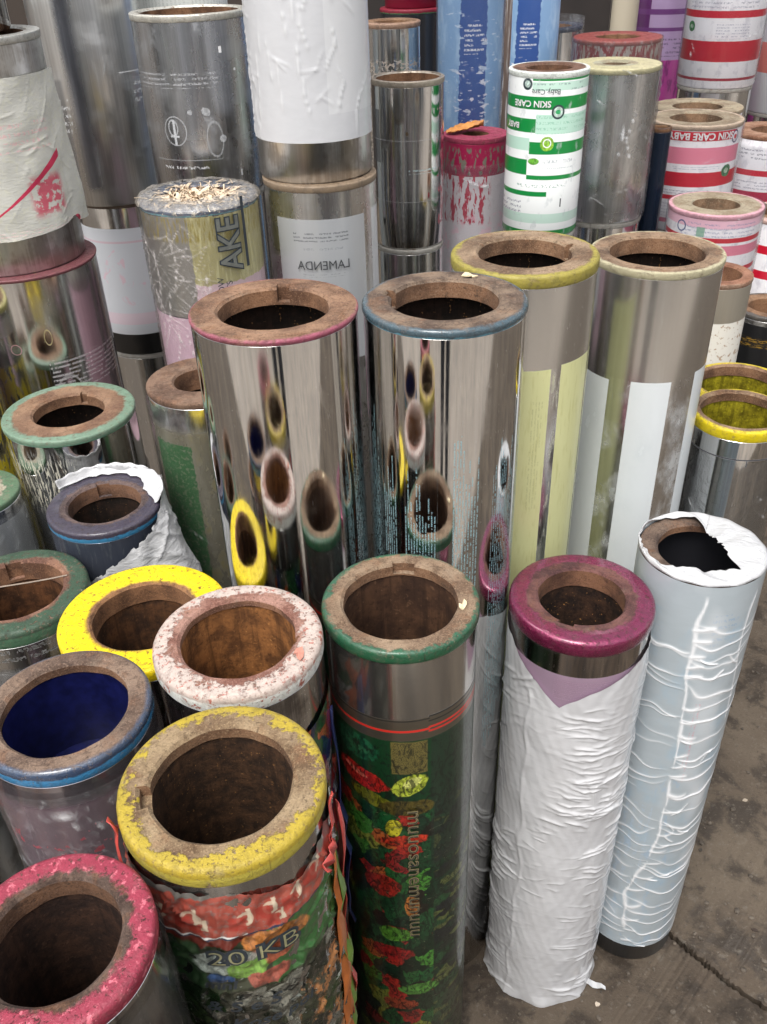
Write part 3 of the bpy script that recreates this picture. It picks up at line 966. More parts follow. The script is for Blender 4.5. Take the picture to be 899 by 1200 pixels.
# ---- R, S: yellow inside
BY = rust_mat('bore_yellow', (0.16, 0.13, 0.008, 1), (0.42, 0.36, 0.02, 1), 60, .5)
roller('R', 0.561, 1.232, 0.918, 0.075, 'chrome cylinder with yellow painted rim and yellow inner wall, thin black line round it',
       shell_mat('chrome_r', [L_rect(-1, 1, .048, .050, (0.01, 0.01, 0.02, 1), 0, .4), L_rect(U(.075, 18), U(.075, 19.2), .05, .06, (0.01, 0.01, 0.02, 1), 0, .4)], rough=.05, seed=7.1),
       ring_mat('ring_r', .075, rgb(206, 184, 18), thr=0.93, amp=.14, rustA=(0.17, 0.10, 0.06, 1), rustB=(0.33, 0.21, 0.13, 1), dust=.3), bore=BY, hole=.80, bevel=.010, hr=.022, plate=.016, floor_d=.10)
roller('S', 0.626, 1.399, 0.881, 0.085, 'yellow rimmed cylinder tucked behind the chrome one with yellow inner wall',
       shell_mat('chrome_s', [], rough=.1),
       ring_mat('ring_s', .085, rgb(190, 168, 30), thr=0.90, amp=.2, rustA=(0.16, 0.08, 0.05, 1), rustB=(0.30, 0.18, 0.11, 1), dust=.3), bore=BY, hole=.82, bevel=.008, hr=.02, plate=.02, floor_d=.14)
roller('T', 0.623, 1.592, 1.01, 0.066, 'dirty cream cylinder with orange rust ring behind the white panelled one',
       shell_mat('print_t', [L_rect(-1, 1, .0, .075, rgb(150, 142, 126), .5, .4, .9), L_rect(-1, 1, .075, 1.1, rgb(214, 210, 200), 0, .4, .95, wob=.004), L_noise(-1, 1, .075, 1.1, rgb(150, 120, 90), 90, .56, .62, amt=.8)], rough=.3),
       ring_mat('ring_t', .066, rgb(160, 140, 120), thr=1.0, amp=.08, rustA=(0.20, 0.085, 0.05, 1), rustB=(0.34, 0.16, 0.10, 1), dust=.25), bore=RUST_MID, hole=.70, wide=.72)
roller('U', 0.825, 1.776, 0.868, 0.075, 'black printed cylinder with fine gold lines behind the yellow rimmed pair',
       shell_mat('print_u', [L_rect(-1, 1, .02, 1, (0.012, 0.012, 0.013, 1), .2, .3), L_noise(-1, 1, .05, .056, rgb(190, 150, 60), 160, .5, .54, .5, 3, .6, .3), L_noise(-1, 1, .062, .066, rgb(190, 150, 60), 160, .5, .54, .5, 3, .6, .3)], rough=.2),
       ring_mat('ring_u', .075, rgb(80, 76, 72), thr=.9, amp=.3), hole=.6)

# ---- the back rows, many stacked two high
STK = 'printing cylinders stacked two high at the back'
RG = lambda n, R, c=(0.3, 0.3, 0.3, 1), **k: ring_mat(n, R, c, **k)


def under(key, label, of, zt, R=None, mat=None, dx=0.0, dy=0.0, ring=None, hole=.6):
    g = REG[of]
    R = R or g['R'] * 0.97
    roller(key, g['x'] + dx, g['y'] + dy, zt, R, label, mat or shell_mat('chrome_' + key, [], rough=.12, seed=hash(key) % 7 * .37),
           ring or RG('ring_' + key, R, rgb(150, 146, 138), thr=.9), hole=hole, group=STK)


CH2 = shell_mat('chrome_aged', [], base=(.72, .72, .71, 1), rough=.28, grime=.8, seed=8.2, stain=(.3, .27, .24, 1))
# V lower / upper at the left edge
roller('V', -0.585, 1.481, 1.117, 0.12, 'wide purple tinted mirror cylinder with pink rim under the paper wrapped one',
       shell_mat('print_v', [L_rect(U(.12, -80), U(.12, -35), .02, 1.2, rgb(150, 110, 122), .75, .12, .55, soft=.012), L_rect(U(.12, 30), U(.12, 100), .02, 1.2, rgb(132, 92, 104), .75, .12, .6, soft=.015),
                             L_text(U(.12, 0), U(.12, 70), .14, .20, .0075, rgb(190, 180, 180), False, .4, cw=.006, dens=.4),
                             L_ringmark(U(.12, 12), .20, .030, .004, rgb(190, 190, 185), .4, .3, .5, .75), L_ringmark(U(.12, 4), .10, .014, .0025, rgb(178, 160, 90), .4, .3, .8, .45), L_ringmark(U(.12, -22), .115, .009, .0012, rgb(190, 90, 110), .2, .3, .7, 1)], rough=.12, seed=8.8),
       RG('ring_v', .12, rgb(112, 66, 70), thr=.55, amp=.2, prough=.35, dust=.2, edge=rgb(170, 128, 132)), hole=.5, bevel=.003, hr=.005, group=STK)
roller('Vu', -0.594, 1.487, 1.446, 0.112, 'silver cylinder wrapped in torn cream paper with red print, on the purple tinted one', CH2,
       RG('ring_vu', .112, rgb(200, 198, 190), thr=.3, amp=.1, prough=.3, pmetal=.8), zb=1.1175, hole=.8, group=STK, bevel=.003)
roller('Vuu', -0.625, 1.50, 1.75, 0.10, 'dark reflecting cylinder standing on the paper wrapped one',
       shell_mat('chrome_vuu', [L_noise(-1, 1, 0, 1, rgb(60, 44, 40), 12, .45, .6, 4, .2, .9, .1, amt=.9)], rough=.08, seed=9.4), RG('ring_vuu', .1, rgb(90, 88, 84)), zb=1.4465, group=STK)
roller('PP', -0.695, 1.285, 1.06, 0.09, 'film wrapped cylinder with yellow print beside the purple tinted one',
       shell_mat('print_pp', [L_noise(U(.09, 5), 1, .10, 1.2, rgb(226, 206, 30), 40, .42, .5, 2, .5, .1, .3), L_rect(-1, 1, .02, .05, rgb(200, 198, 190), .5, .2, .6)], rough=.1), RG('ring_pp', .09, rgb(170, 160, 90)), group=STK)
roller('LF', -.49, .53, .80, .075, 'dull cylinder outside the navy bored one', CH2, RG('ring_lf', .075, rgb(90, 80, 74)), group=STK)
roller('LF2', -.665, .86, .82, .085, 'dull cylinder outside the dark green ringed one', CH2, RG('ring_lf2', .085, rgb(90, 80, 74)), group=STK)
roller('LF3', -.42, .395, .72, .068, 'dull low cylinder outside the raspberry pink ringed one', CH2, RG('ring_lf3', .068, rgb(90, 80, 74)), group=STK)
# W on X on X2
roller('X', -0.507, 1.884, 1.118, 0.095, 'cylinder with white label and dark end bands, second in its stack',
       shell_mat('print_x', [L_rect(-1, 1, .05, .272, rgb(206, 208, 212), .1, .3, .97), L_rect(-1, 1, .075, .079, rgb(208, 170, 180), 0, .4, .7), L_rect(-1, 1, .225, .25, rgb(222, 190, 200), 0, .4, .6),
                             L_noise(-1, 1, .09, .21, rgb(222, 176, 188), 26, .58, .64, 1, 1, amt=.6, dist=1), L_rect(-1, 1, .272, .5, (0.06, 0.06, 0.06, 1), .8, .22)], rough=.1, seed=10.1),
       RG('ring_x', .095, rgb(120, 104, 90), thr=.9), zb=.80, hole=.7, group=STK, bevel=.003)
under('X2', 'silver cylinder at the bottom of the stack with the white labelled one', 'X', .7995, .09)
roller('W', -0.512, 1.862, 1.95, 0.1, 'big tall silver cylinder with faint white lettering, top of a three high stack',
       shell_mat('print_w', [L_rect(U(.1, -78), U(.1, -38), .61, .86, rgb(120, 122, 126), .6, .25, .55, soft=.004), L_rect(U(.1, -30), U(.1, -14), .0, .8, rgb(70, 80, 104), .8, .18, .7, soft=.01),
                             L_text(U(.1, -70), U(.1, -34), .640, .700, .013, WHITE, False, .85, cw=.005, dens=.5), L_text(U(.1, 40), U(.1, 85), .62, .655, .014, WHITE, False, .8, cw=.006, dens=.48),
                             L_rect(U(.1, 25), U(.1, 70), .602, .604, WHITE, .2, .4), L_rect(U(.1, -75), U(.1, -42), .795, .805, rgb(120, 50, 66), .2, .4)], rough=.28, grime=.8, seed=11.3),
       RG('ring_w', .1), zb=1.1185, group=STK, hole=.7)
# Y with etched emblem
Yw = rgb(196, 198, 200)
roller('Y', -0.301, 1.743, 1.446, 0.1, 'dark chrome cylinder etched with white symbols and a circled cross emblem',
       shell_mat('print_y', [L_text(U(.1, -70), U(.1, 20), .085, .108, .0075, Yw, False, .45, cw=.003), L_ringmark(U(.1, -30), .175, .024, .0016, Yw, .3, .4, .75, .9),
                             L_ringmark(U(.1, -32), .170, .014, .003, Yw, .3, .4, .8, .7), L_rect(U(.1, -32), U(.1, -29.5), .158, .198, Yw, .2, .4), L_rect(U(.1, -36), U(.1, -26), .182, .185, Yw, .2, .4),
                             L_ringmark(U(.1, 10), .190, .030, .004, Yw, .3, .4, .5, .5), L_blob(U(.1, 18), .19, .006, .006, Yw, 0, wob=0, amt=.6), L_blob(U(.1, 4), .145, .007, .007, Yw, 0, wob=1.5, amt=.6), L_blob(U(.1, -12), .145, .004, .004, Yw, 0, wob=1.5, amt=.6),
                             L_rect(U(.1, -60), U(.1, 15), .222, .2232, Yw, .2, .4, .5), L_text(U(.1, -50), U(.1, 0), .228, .238, .010, WHITE, False, .8, cw=.005, dens=.52),
                             L_rect(U(.1, 24), U(.1, 27), .048, .058, WHITE, 0, .4), L_rect(U(.1, 34), U(.1, 36), .245, .256, WHITE, 0, .4), L_blob(U(.1, 40), .085, .002, .002, WHITE, 0, wob=0),
                             L_text(U(.1, 40), U(.1, 85), .190, .235, .013, rgb(140, 140, 140), False, .5, cw=.006)], base=(.62, .63, .65, 1), rough=.26, grime=.8, seed=12.2),
       RG('ring_y', .1, rgb(214, 210, 198), thr=.3, amp=.1, prough=.3, pmetal=.6), zb=1.155, hole=.85, group=STK, bevel=.004)
under('Y2', 'dull steel cylinder under the one with the circled cross emblem', 'Y', 1.1545, .098)
roller('YB', -0.36, 2.02, 1.50, 0.09, 'pale ribbed label cylinder behind the one with the circled cross emblem',
       shell_mat('print_yb', [L_rect(-1, 1, .0, 2, rgb(210, 212, 206), 0, .5), L_text(-1, 1, 0, .2, .008, rgb(170, 172, 168), True, .6)], rough=.3), RG('ring_yb', .09, rgb(200, 200, 190)), group=STK)
# AA: AKE
AAf = rgb(196, 186, 128)
roller('AA', -0.279, 1.477, 1.209, 0.095, 'film wrapped gold and silver cylinder lettered AKE with straw stuffed in its hole',
       shell_mat('print_aa', [L_rect(-1, 1, .012, 1.3, (0.42, 0.40, 0.37, 1), .7, .28), L_rect(U(.095, -14), 1, .012, .165, AAf, .25, .35, .92, wob=.012, fade=.2), L_noise(U(.095, -14), 1, .012, .165, rgb(228, 222, 170), 30, .5, .62, 5, .5, .1, .4, amt=.6),
                              L_noise(U(.095, -80), 1, .012, .05, rgb(170, 152, 70), 60, .46, .6, 4, .6, .4, .3, amt=.85), L_rect(U(.095, -14), 1, .118, .30, rgb(226, 196, 206), .05, .4, .9, wob=.012),
                              L_rect(-1, 1, .172, .174, (0.05, 0.05, 0.05, 1), .2, .4), L_rect(-1, 1, .174, .40, rgb(228, 192, 206), .1, .4, .9)], rough=.15, seed=13.1),
       RG('ring_aa', .095, rgb(96, 104, 120), thr=.6, amp=.3, prough=.2, edge=rgb(120, 176, 186), coat=.6, dust=.7, fleck=rgb(200, 190, 172), fleck_amt=.6), hole=.6, bevel=.006, hr=.012, floor_d=.06)
# Z stack
roller('Z', -0.087, 1.554, 1.218, 0.095, 'silver cylinder with grey panel of mirrored capital letters under a white wrapped one',
       shell_mat('print_z', [L_rect(U(.095, -52), U(.095, 47), .052, .30, rgb(176, 178, 180), .35, .3, .95), L_rect(U(.095, 60), U(.095, 95), .05, .30, rgb(200, 200, 200), .2, .3, .95),
                             L_text(U(.095, -32), U(.095, 26), .072, .088, .006, rgb(70, 72, 76), False, .8, cw=.003, dens=.46), L_text(U(.095, -26), U(.095, 20), .096, .104, .008, rgb(120, 122, 126), False, .7, cw=.002),
                             L_text(U(.095, -24), U(.095, 21), .142, .147, .005, rgb(110, 112, 116), False, .7, cw=.0016)], base=(.72, .72, .71, 1), rough=.24, grime=.7, seed=14.0),
       RG('ring_z', .095, rgb(130, 112, 92), thr=.8, dust=.4), hole=.7, bevel=.004)
text_decal('Z', 'LAMENDA', -1.5, .127, .021, flat_mat('ink_grey', (0.05, 0.052, 0.056, 1), .4), mirror=True, sx=.92)
roller('Zu', -0.092, 1.566, 1.98, 0.094, 'tall cylinder in smooth white plastic with a bare silver foot, on the mirrored lettering one', CH2, RG('ring_zu', .094), zb=1.2185, group=STK)
# BB
roller('BB', 0.074, 1.86, 1.315, 0.07, 'slim mirror chrome cylinder with thin pale rim, stacked on another',
       shell_mat('print_bb', [L_rect(-1, U(.07, -52), .05, .145, rgb(96, 96, 98), .7, .2, .8, soft=.001), L_rect(U(.07, -20), U(.07, 25), .0, .29, (.36, .38, .42, 1), .9, .12, .35, soft=.01),
                              L_text(U(.07, 0), U(.07, 50), .155, .163, .008, rgb(170, 200, 205), False, .7, cw=.003), L_noise(U(.07, 52), U(.07, 74), .05, .27, rgb(150, 40, 60), 60, .56, .6, 1.5, .8, 0, .4, amt=.9),
                              L_rect(-1, 1, .102, .1028, rgb(190, 190, 190), .3, .3, .6), L_rect(-1, 1, .215, .2158, rgb(190, 190, 190), .3, .3, .6), L_blob(U(.07, -2), .0895, .003, .004, rgb(90, 74, 54), 0, wob=.5), L_blob(U(.07, 34), .205, .002, .006, rgb(110, 30, 40), 0, wob=.3)], rough=.09, seed=15.0),
       RG('ring_bb', .07, rgb(176, 164, 148), thr=.84, amp=.2, pmetal=.5, prough=.3), bore=RUST_WARM, zb=1.006, hole=.86, bevel=.003, group=STK)
under('BBl', 'slim chrome cylinder supporting the slim mirror chrome one', 'BB', 1.0055, .0695)
roller('CC', 0.054, 2.174, 1.379, 0.062, 'short silver cylinder with brown top and corroded foot behind the slim mirror chrome one',
       shell_mat('print_cc', [L_noise(-1, 1, .07, .5, rgb(130, 110, 88), 120, .5, .58, 1, 1, .1, .6, amt=.8)], rough=.12, seed=16.0), RG('ring_cc', .062, rgb(150, 120, 100)), hole=.6, group=STK)
roller('CC2', 0.125, 2.76, 1.356, 0.088, 'dark cylinder with green rim and deep crimson top',
       shell_mat('print_cc2', [L_rect(-1, 1, .01, 1.5, (.05, .05, .055, 1), .7, .2)], rough=.1), RG('ring_cc2', .088, rgb(122, 18, 42), thr=.3, amp=.1, edge=rgb(80, 130, 90), dust=.1), hole=.1, group=STK)
roller('CC3', 0.125, 2.765, 1.75, 0.075, 'crimson cylinder standing on the green rimmed dark one',
       shell_mat('print_cc3', [L_rect(-1, 1, 0, 1.5, rgb(118, 20, 44), .1, .3)], rough=.2), RG('ring_cc3', .075, rgb(118, 20, 44)), zb=1.3565, group=STK)
# DD maroon
roller('DD', 0.219, 1.983, 1.186, 0.068, 'crimson topped cylinder with torn film skirt and a brown leaf on top',
       shell_mat('print_dd', [L_rect(-1, 1, 0, .075, rgb(146, 22, 66), .1, .4), L_noise(-1, 1, .018, .07, rgb(110, 104, 92), 50, .52, .56, 2, .7, .1, .5), L_rect(-1, 1, .073, .9, rgb(214, 206, 208), 0, .35),
                              L_noise(U(.068, -80), U(.068, 30), .07, .17, rgb(178, 24, 60), 40, .5, .54, 2.2, .6, 0, .4), L_noise(-1, 1, .15, .5, rgb(232, 190, 200), 30, .5, .6, amt=.7)], rough=.3),
       RG('ring_dd', .068, rgb(150, 52, 78), thr=.1, amp=.1, dust=.3, prough=.6, fleck=rgb(176, 100, 112), fleck_amt=.3), hole=.42, bevel=.003)
# EE blue wraps
EEl = [L_rect(-1, 1, 0, 2, rgb(132, 166, 202), 0, .35), L_noise(-1, 1, 0, 2, rgb(172, 198, 220), 30, .45, .65, 1, .4, amt=.7), L_rect(U(.07, -18), U(.07, 30), 0, 2, rgb(48, 80, 146), 0, .35, .95, wob=.016),
       L_text(U(.07, -10), U(.07, 25), .52, .58, .009, WHITE, False, .8, cw=.003, dens=.47), L_noise(U(.07, -25), U(.07, 45), .60, .74, rgb(226, 226, 232), 46, .58, .61, 1, 2.0, amt=.85), L_noise(-1, 1, .5, .9, rgb(206, 218, 230), 40, .60, .64, .8, 2.2, amt=.7, off=.3),
       L_blob(U(.07, 10), .468, .014, .008, rgb(190, 130, 50), 0, wob=.5)]
roller('EE', 0.22, 2.148, 1.90, 0.07, 'tall cylinder in denim blue printed film with a darker blue stripe', shell_mat('print_ee', EEl, rough=.3, metal=.2), RG('ring_ee', .07), group=STK)
roller('EE2', 0.40, 2.55, 1.86, 0.085, 'second denim blue film cylinder behind the green striped one', shell_mat('print_ee2', EEl[:5], rough=.3, metal=.2), RG('ring_ee2', .085), group=STK)
roller('EE3', 0.30, 2.30, 1.70, 0.03, 'thin brown tube between the two denim blue cylinders', shell_mat('print_ee3', [L_rect(-1, 1, 0, 2, rgb(128, 110, 100), .3, .35), L_noise(-1, 1, 0, 2, rgb(210, 205, 200), 30, .5, .6, 4, .2)], rough=.3), RG('ring_ee3', .03), group=STK)
roller('II', 0.505, 2.83, 1.294, 0.1, 'film wrapped silver cylinder with black ring under loose clear plastic',
       shell_mat('print_ii', [], rough=.1, seed=17.0), RG('ring_ii', .1, rgb(40, 52, 74), thr=.3, amp=.1, prough=.25), hole=.7, group=STK)
# GG green stripes
Gn, Gp = rgb(14, 132, 60), rgb(176, 214, 194)
u75 = lambda a: U(.075, a)
GGl = [L_rect(-1, 1, 0, 2, rgb(240, 242, 240), 0, .35), L_rect(u75(-22), 1, .003, .014, Gn), L_rect(u75(-22), 1, .016, .030, Gp, amt=.8), L_text(u75(-22), u75(60), .018, .030, .012, rgb(60, 80, 90), False, .5, cw=.004),
       L_rect(-1, 1, .040, .062, Gn), L_rect(-1, u75(-14), .078, .102, Gn), L_rect(u75(-14), 1, .070, .104, Gp, amt=.9), L_text(u75(-14), u75(70), .070, .104, .010, rgb(120, 180, 150), False, .6, cw=.004), L_rect(-1, u75(-22), .112, .134, Gp, amt=.9),
       L_rect(u75(-22), 1, .118, .140, Gn), L_rect(-1, u75(-24), .150, .178, Gn), L_rect(u75(-24), 1, .178, .186, Gn), L_text(u75(-10), u75(50), .150, .166, .016, rgb(120, 130, 140), False, .6, cw=.002), L_rect(-1, u75(8), .208, .217, Gn), L_text(u75(-40), u75(40), .192, .204, .012, rgb(80, 130, 110), False, .6, cw=.006, dens=.56), L_text(-1, u75(-30), .225, .255, .009, rgb(90, 90, 120), False, .7, cw=.003),
       L_rect(-1, 1, .250, .268, Gp, amt=.7), L_rect(-1, 1, .282, .296, Gn), L_rect(u75(30), u75(32), .222, .238, (.03, .03, .04, 1)),
       L_blob(u75(4), .121, .013, .013, rgb(150, 200, 70), wob=.2), L_ringmark(u75(4), .120, .008, .002, WHITE), L_rect(u75(-24), u75(0), .145, .168, WHITE), L_blob(u75(-14), .153, .011, .006, rgb(110, 180, 60), wob=.6),
       L_blob(u75(-30), .020, .010, .010, rgb(56, 70, 74), wob=0), L_blob(u75(-30), .020, .006, .006, rgb(200, 220, 210), wob=0), L_blob(u75(17), .066, .0125, .0125, rgb(56, 70, 74), wob=0), L_blob(u75(17), .066, .009, .009, rgb(206, 226, 214), wob=0), L_blob(u75(17), .066, .005, .004, rgb(60, 160, 100), wob=.4),
       L_noise(-1, 1, 0, 2, rgb(190, 196, 196), 50, .56, .68, 1, .5, amt=.5)]
roller('GG', 0.337, 1.837, 1.326, 0.075, 'white film cylinder with green stripes and upside-down green product lettering', shell_mat('print_gg', GGl, rough=.3, metal=.1, coat=.4),
       RG('ring_gg', .075, rgb(220, 224, 216), thr=.9, amp=.12, rustA=(.10, .05, .03, 1), rustB=(.22, .11, .075, 1)), bore=RUST_MID, zb=1.030, hole=.58, bevel=.004, group=STK)
under('GGl', 'silver cylinder under the green striped one', 'GG', 1.0295)
# HH
roller('HH', 0.508, 2.029, 1.302, 0.092, 'clear film wrapped plain silver cylinder between green and red striped ones',
       shell_mat('print_hh', [], base=(.78, .78, .77, 1), rough=.24, grime=.6, seed=18.0), RG('ring_hh', .092, rgb(186, 178, 140), thr=.5, amp=.2, rustA=(.3, .27, .18, 1), rustB=(.4, .36, .26, 1)), zb=1.0, hole=.3, bevel=.004, group=STK)
under('HHl', 'silver cylinder under the clear film wrapped silver one', 'HH', .9995)
roller('HH2', 0.604, 2.419, 1.307, 0.105, 'film wrapped cylinder with brick red ring behind the plain silver one',
       shell_mat('print_hh2', [L_rect(-1, 1, 0, .9, rgb(176, 164, 156), .5, .3), L_noise(-1, 1, .0, .07, rgb(120, 34, 34), 40, .47, .52, 2, .6, 0, .35)], rough=.2), RG('ring_hh2', .105, rgb(132, 60, 54), thr=.5, amp=.2, dust=.35, prough=.5), bore=RUST_WARM, hole=.5, group=STK)
roller('HB', 0.630, 2.065, 1.17, 0.024, 'thin dark blue tube between the silver and red striped cylinders', shell_mat('print_hb', [L_rect(-1, 1, 0, 2, rgb(24, 34, 50), .4, .25)], rough=.2), RG('ring_hb', .028, rgb(40, 50, 70)), group=STK)
# red stripe family
Rd, Pk = rgb(196, 18, 46), rgb(222, 130, 152)


def red_layers(R, bands, extra=()):
    out = [L_rect(-1, 1, 0, 2, rgb(240, 238, 240), 0, .35), L_noise(-1, 1, 0, 2, rgb(204, 202, 208), 40, .5, .66, 1, .6, amt=.7)]
    for a0, a1, v0, v1, c in bands:
        out.append(L_rect(U(R, a0), U(R, a1), v0, v1, c, 0, .35, wob=.0015))
    return out + list(extra)


roller('KK', 0.758, 2.225, 1.155, 0.107, 'red and white striped film cylinder with upside-down white lettering in its top band',
       shell_mat('print_kk', red_layers(.107, [(-42, 62, .012, .032, Rd), (-30, 75, .046, .082, Pk), (-95, 95, .100, .132, Rd), (-95, 10, .152, .162, Rd), (-95, 95, .205, .215, Pk)],
                 [L_text(U(.107, -20), U(.107, 40), .086, .096, .0045, rgb(130, 150, 170), False, .6, cw=.003), L_text(U(.107, -30), U(.107, 30), .137, .149, .006, rgb(110, 110, 130), False, .7, cw=.004), L_text(U(.107, -60), U(.107, 0), .17, .21, .007, rgb(150, 150, 170), False, .6, cw=.003),
                  L_blob(U(.107, -58), .024, .013, .015, rgb(40, 90, 70), wob=.2), L_blob(U(.107, -58), .022, .007, .008, rgb(200, 220, 200), wob=.2), L_blob(U(.107, 60), .028, .013, .014, rgb(70, 70, 110), wob=0), L_blob(U(.107, 60), .028, .010, .011, rgb(235, 225, 230), wob=0), L_blob(U(.107, 60), .028, .005, .005, rgb(200, 30, 50), wob=.2),
                  L_blob(U(.107, 52), .100, .015, .014, rgb(70, 130, 90), wob=.5), L_blob(U(.107, 52), .100, .007, .006, rgb(190, 216, 190), wob=.5), L_blob(U(.107, 24), .150, .016, .008, rgb(60, 160, 80), wob=.6)]), rough=.3, metal=.1, coat=.5),
       RG('ring_kk', .107, rgb(170, 150, 130), thr=.92, amp=.15, rustA=(.20, .15, .10, 1), rustB=(.33, .26, .18, 1)), hole=.55, bevel=.004, zb=.92, wide=.6, group=STK)
text_decal('KK', 'SKIN CARE BABY', 12, .021, .0205, flat_mat('ink_white', (0.8, 0.78, 0.78, 1), .4), rot=180, bold=.0006, sx=.98)
under('KKl', 'silver cylinder under the red and white striped one with lettering', 'KK', .9195)
roller('KKb', 0.857, 2.519, 1.127, 0.115, 'cylinder with tan ring close behind the red striped one with lettering', shell_mat('print_kkb', red_layers(.115, [(-95, 95, .03, .06, Rd)]), rough=.3, metal=.1),
       RG('ring_kkb', .115, rgb(150, 128, 98), thr=1.1, amp=.1, rustA=(.24, .18, .12, 1), rustB=(.36, .29, .2, 1)), hole=.55, bevel=.004, group=STK)
text_decal('GG', 'SKIN CARE', -22, .0515, .0150, bpy.data.materials['ink_white'], rot=180, bold=.0004)
text_decal('GG', 'BABY', -52, .090, .0140, bpy.data.materials['ink_white'], rot=180, bold=.0004)
text_decal('GG', 'Baby Care', -2, .031, .0125, flat_mat('ink_dark', (0.03, 0.04, 0.05, 1), .4), rot=180)
roller('LL', 0.735, 1.945, 1.035, 0.098, 'short film wrapped cylinder with tan ring, thin red stripe and pale pink band',
       shell_mat('print_ll', red_layers(.098, [(-95, 95, .010, .028, rgb(236, 190, 204)), (-95, 95, .047, .057, Rd), (-95, 95, .063, .084, Pk), (-95, 95, .11, .12, Rd)], [L_text(U(.098, -40), U(.098, 60), .018, .046, .008, rgb(120, 130, 170), False, .6, cw=.005), L_ringmark(U(.098, -40), .030, .012, .003, rgb(90, 100, 140)), L_rect(U(.098, -18), U(.098, -8), .026, .046, rgb(120, 170, 140), amt=.8)]), rough=.3, metal=.1, coat=.5),
       RG('ring_ll', .098, rgb(200, 150, 160), thr=.93, amp=.1, rustA=(.26, .20, .13, 1), rustB=(.38, .31, .22, 1)), hole=.5, bevel=.004, wide=.7)
roller('LLr', 1.013, 2.188, 0.939, 0.1, 'red striped film cylinder behind the short pale pink banded one', shell_mat('print_llr', red_layers(.1, [(-95, 95, .06, .08, Rd), (-95, 95, .12, .14, Rd)]), rough=.3, metal=.1, coat=.5), RG('ring_llr', .1, rgb(190, 160, 150)), group=STK)
roller('MM', 1.09, 2.57, 1.052, 0.11, 'striped film cylinder with bare orange rust ring behind the red lettered one',
       shell_mat('print_mm', red_layers(.11, [(-95, 95, .085, .10, Rd), (-95, 95, .14, .17, rgb(170, 20, 60)), (-95, 95, .22, .25, Rd)], [L_text(U(.11, -60), U(.11, 20), .03, .06, .010, rgb(90, 90, 110), False, .7, cw=.005), L_text(U(.11, -60), U(.11, 40), .11, .135, .008, rgb(120, 120, 140), False, .7, cw=.004)]), rough=.3, metal=.1, coat=.5),
       RG('ring_mm', .11, rgb(150, 120, 100), thr=1.1, amp=.1, rustA=(.2, .09, .05, 1), rustB=(.36, .2, .13, 1)), hole=.5, group=STK)
roller('JJ', 0.985, 2.78, 1.90, 0.106, 'tall red and white striped film cylinder stacked behind the lettered one',
       shell_mat('print_jj', red_layers(.106, [(-95, 95, .475, .490, rgb(236, 160, 180)), (-95, -30, .518, .530, Rd), (-95, 95, .573, .590, Rd), (-95, 95, .645, .695, Rd), (-95, 95, .735, .742, rgb(170, 40, 60))],
                 [L_text(U(.106, -60), U(.106, 50), .535, .57, .010, rgb(140, 140, 160), False, .6, cw=.004), L_text(U(.106, -10), U(.106, 40), .60, .64, .007, rgb(130, 130, 160), False, .6, cw=.003), L_blob(U(.106, -52), .612, .013, .013, rgb(50, 130, 70), wob=.4), L_blob(U(.106, -52), .612, .006, .005, rgb(190, 216, 190), wob=.4)]), rough=.3, metal=.1, coat=.5),
       RG('ring_jj', .106), zb=1.138, group=STK)
under('JJl', 'silver cylinder under the tall red and white striped one', 'JJ', 1.1375)
roller('NN', 0.93, 3.18, 1.86, 0.105, 'tall cylinder in purple and magenta printed film',
       shell_mat('print_nn', [L_rect(-1, 1, 0, .70, rgb(196, 168, 206), 0, .35), L_rect(-1, U(.09, -25), 0, .68, rgb(104, 36, 110), 0, .35), L_rect(-1, 1, .56, .575, rgb(120, 56, 130), 0, .35), L_rect(-1, 1, .61, .62, rgb(120, 56, 130), 0, .35), L_text(-1, 1, .64, .69, .012, rgb(90, 70, 110), False, .8, cw=.007),
                              L_rect(-1, 1, .70, 2, rgb(196, 70, 160), .1, .3, wob=.006), L_noise(-1, 1, .7, 2, rgb(140, 40, 120), 20, .5, .6, 3, .6)], rough=.3, metal=.1, coat=.4), RG('ring_nn', .09), group=STK)
roller('OO', 1.27, 2.96, 1.62, 0.108, 'pale cylinder with salmon square at the right edge of the stacks',
       shell_mat('print_oo', [L_rect(-1, 1, 0, 2, rgb(206, 206, 208), .1, .3), L_rect(U(.108, -60), U(.108, 0), .40, .48, rgb(206, 120, 110))], rough=.3), RG('ring_oo', .108), zb=1.03, group=STK)
under('OOl', 'silver cylinder under the pale one with the salmon square', 'OO', 1.0295)
roller('NB', 0.775, 3.05, 1.36, 0.04, 'slim beige cylinder in front of the dark shaded gap', shell_mat('print_nb', [L_rect(-1, 1, 0, 2, rgb(176, 166, 146), 0, .5)]), RG('ring_nb', .04), group=STK)

# ================================================================== plastic wraps, prints on film, lettering
CLEAR = film_clear('clear_film', base=.015, ridge=.55)
CLEAR_H = film_clear('clear_film_hazy', base=.04, haze=.16, ridge=.6)


def interp(pts):
    xs = [p[0] for p in pts]
    ys = [p[1] for p in pts]
    return lambda a: float(np.interp(a, xs, ys))


def wrinkles(n, R, a_rng, v_rng, ln=(.01, .04), w=(.0012, .0025), amp=(.0006, .002), curve=(2, 9), slope=(-.2, .2), seed=0):
    g = np.random.default_rng(seed)
    return [(R * R_(g.uniform(*a_rng)), g.uniform(*v_rng), g.uniform(*ln), g.uniform(*w), g.uniform(*amp), g.uniform(*curve), g.uniform(*slope)) for _ in range(n)]


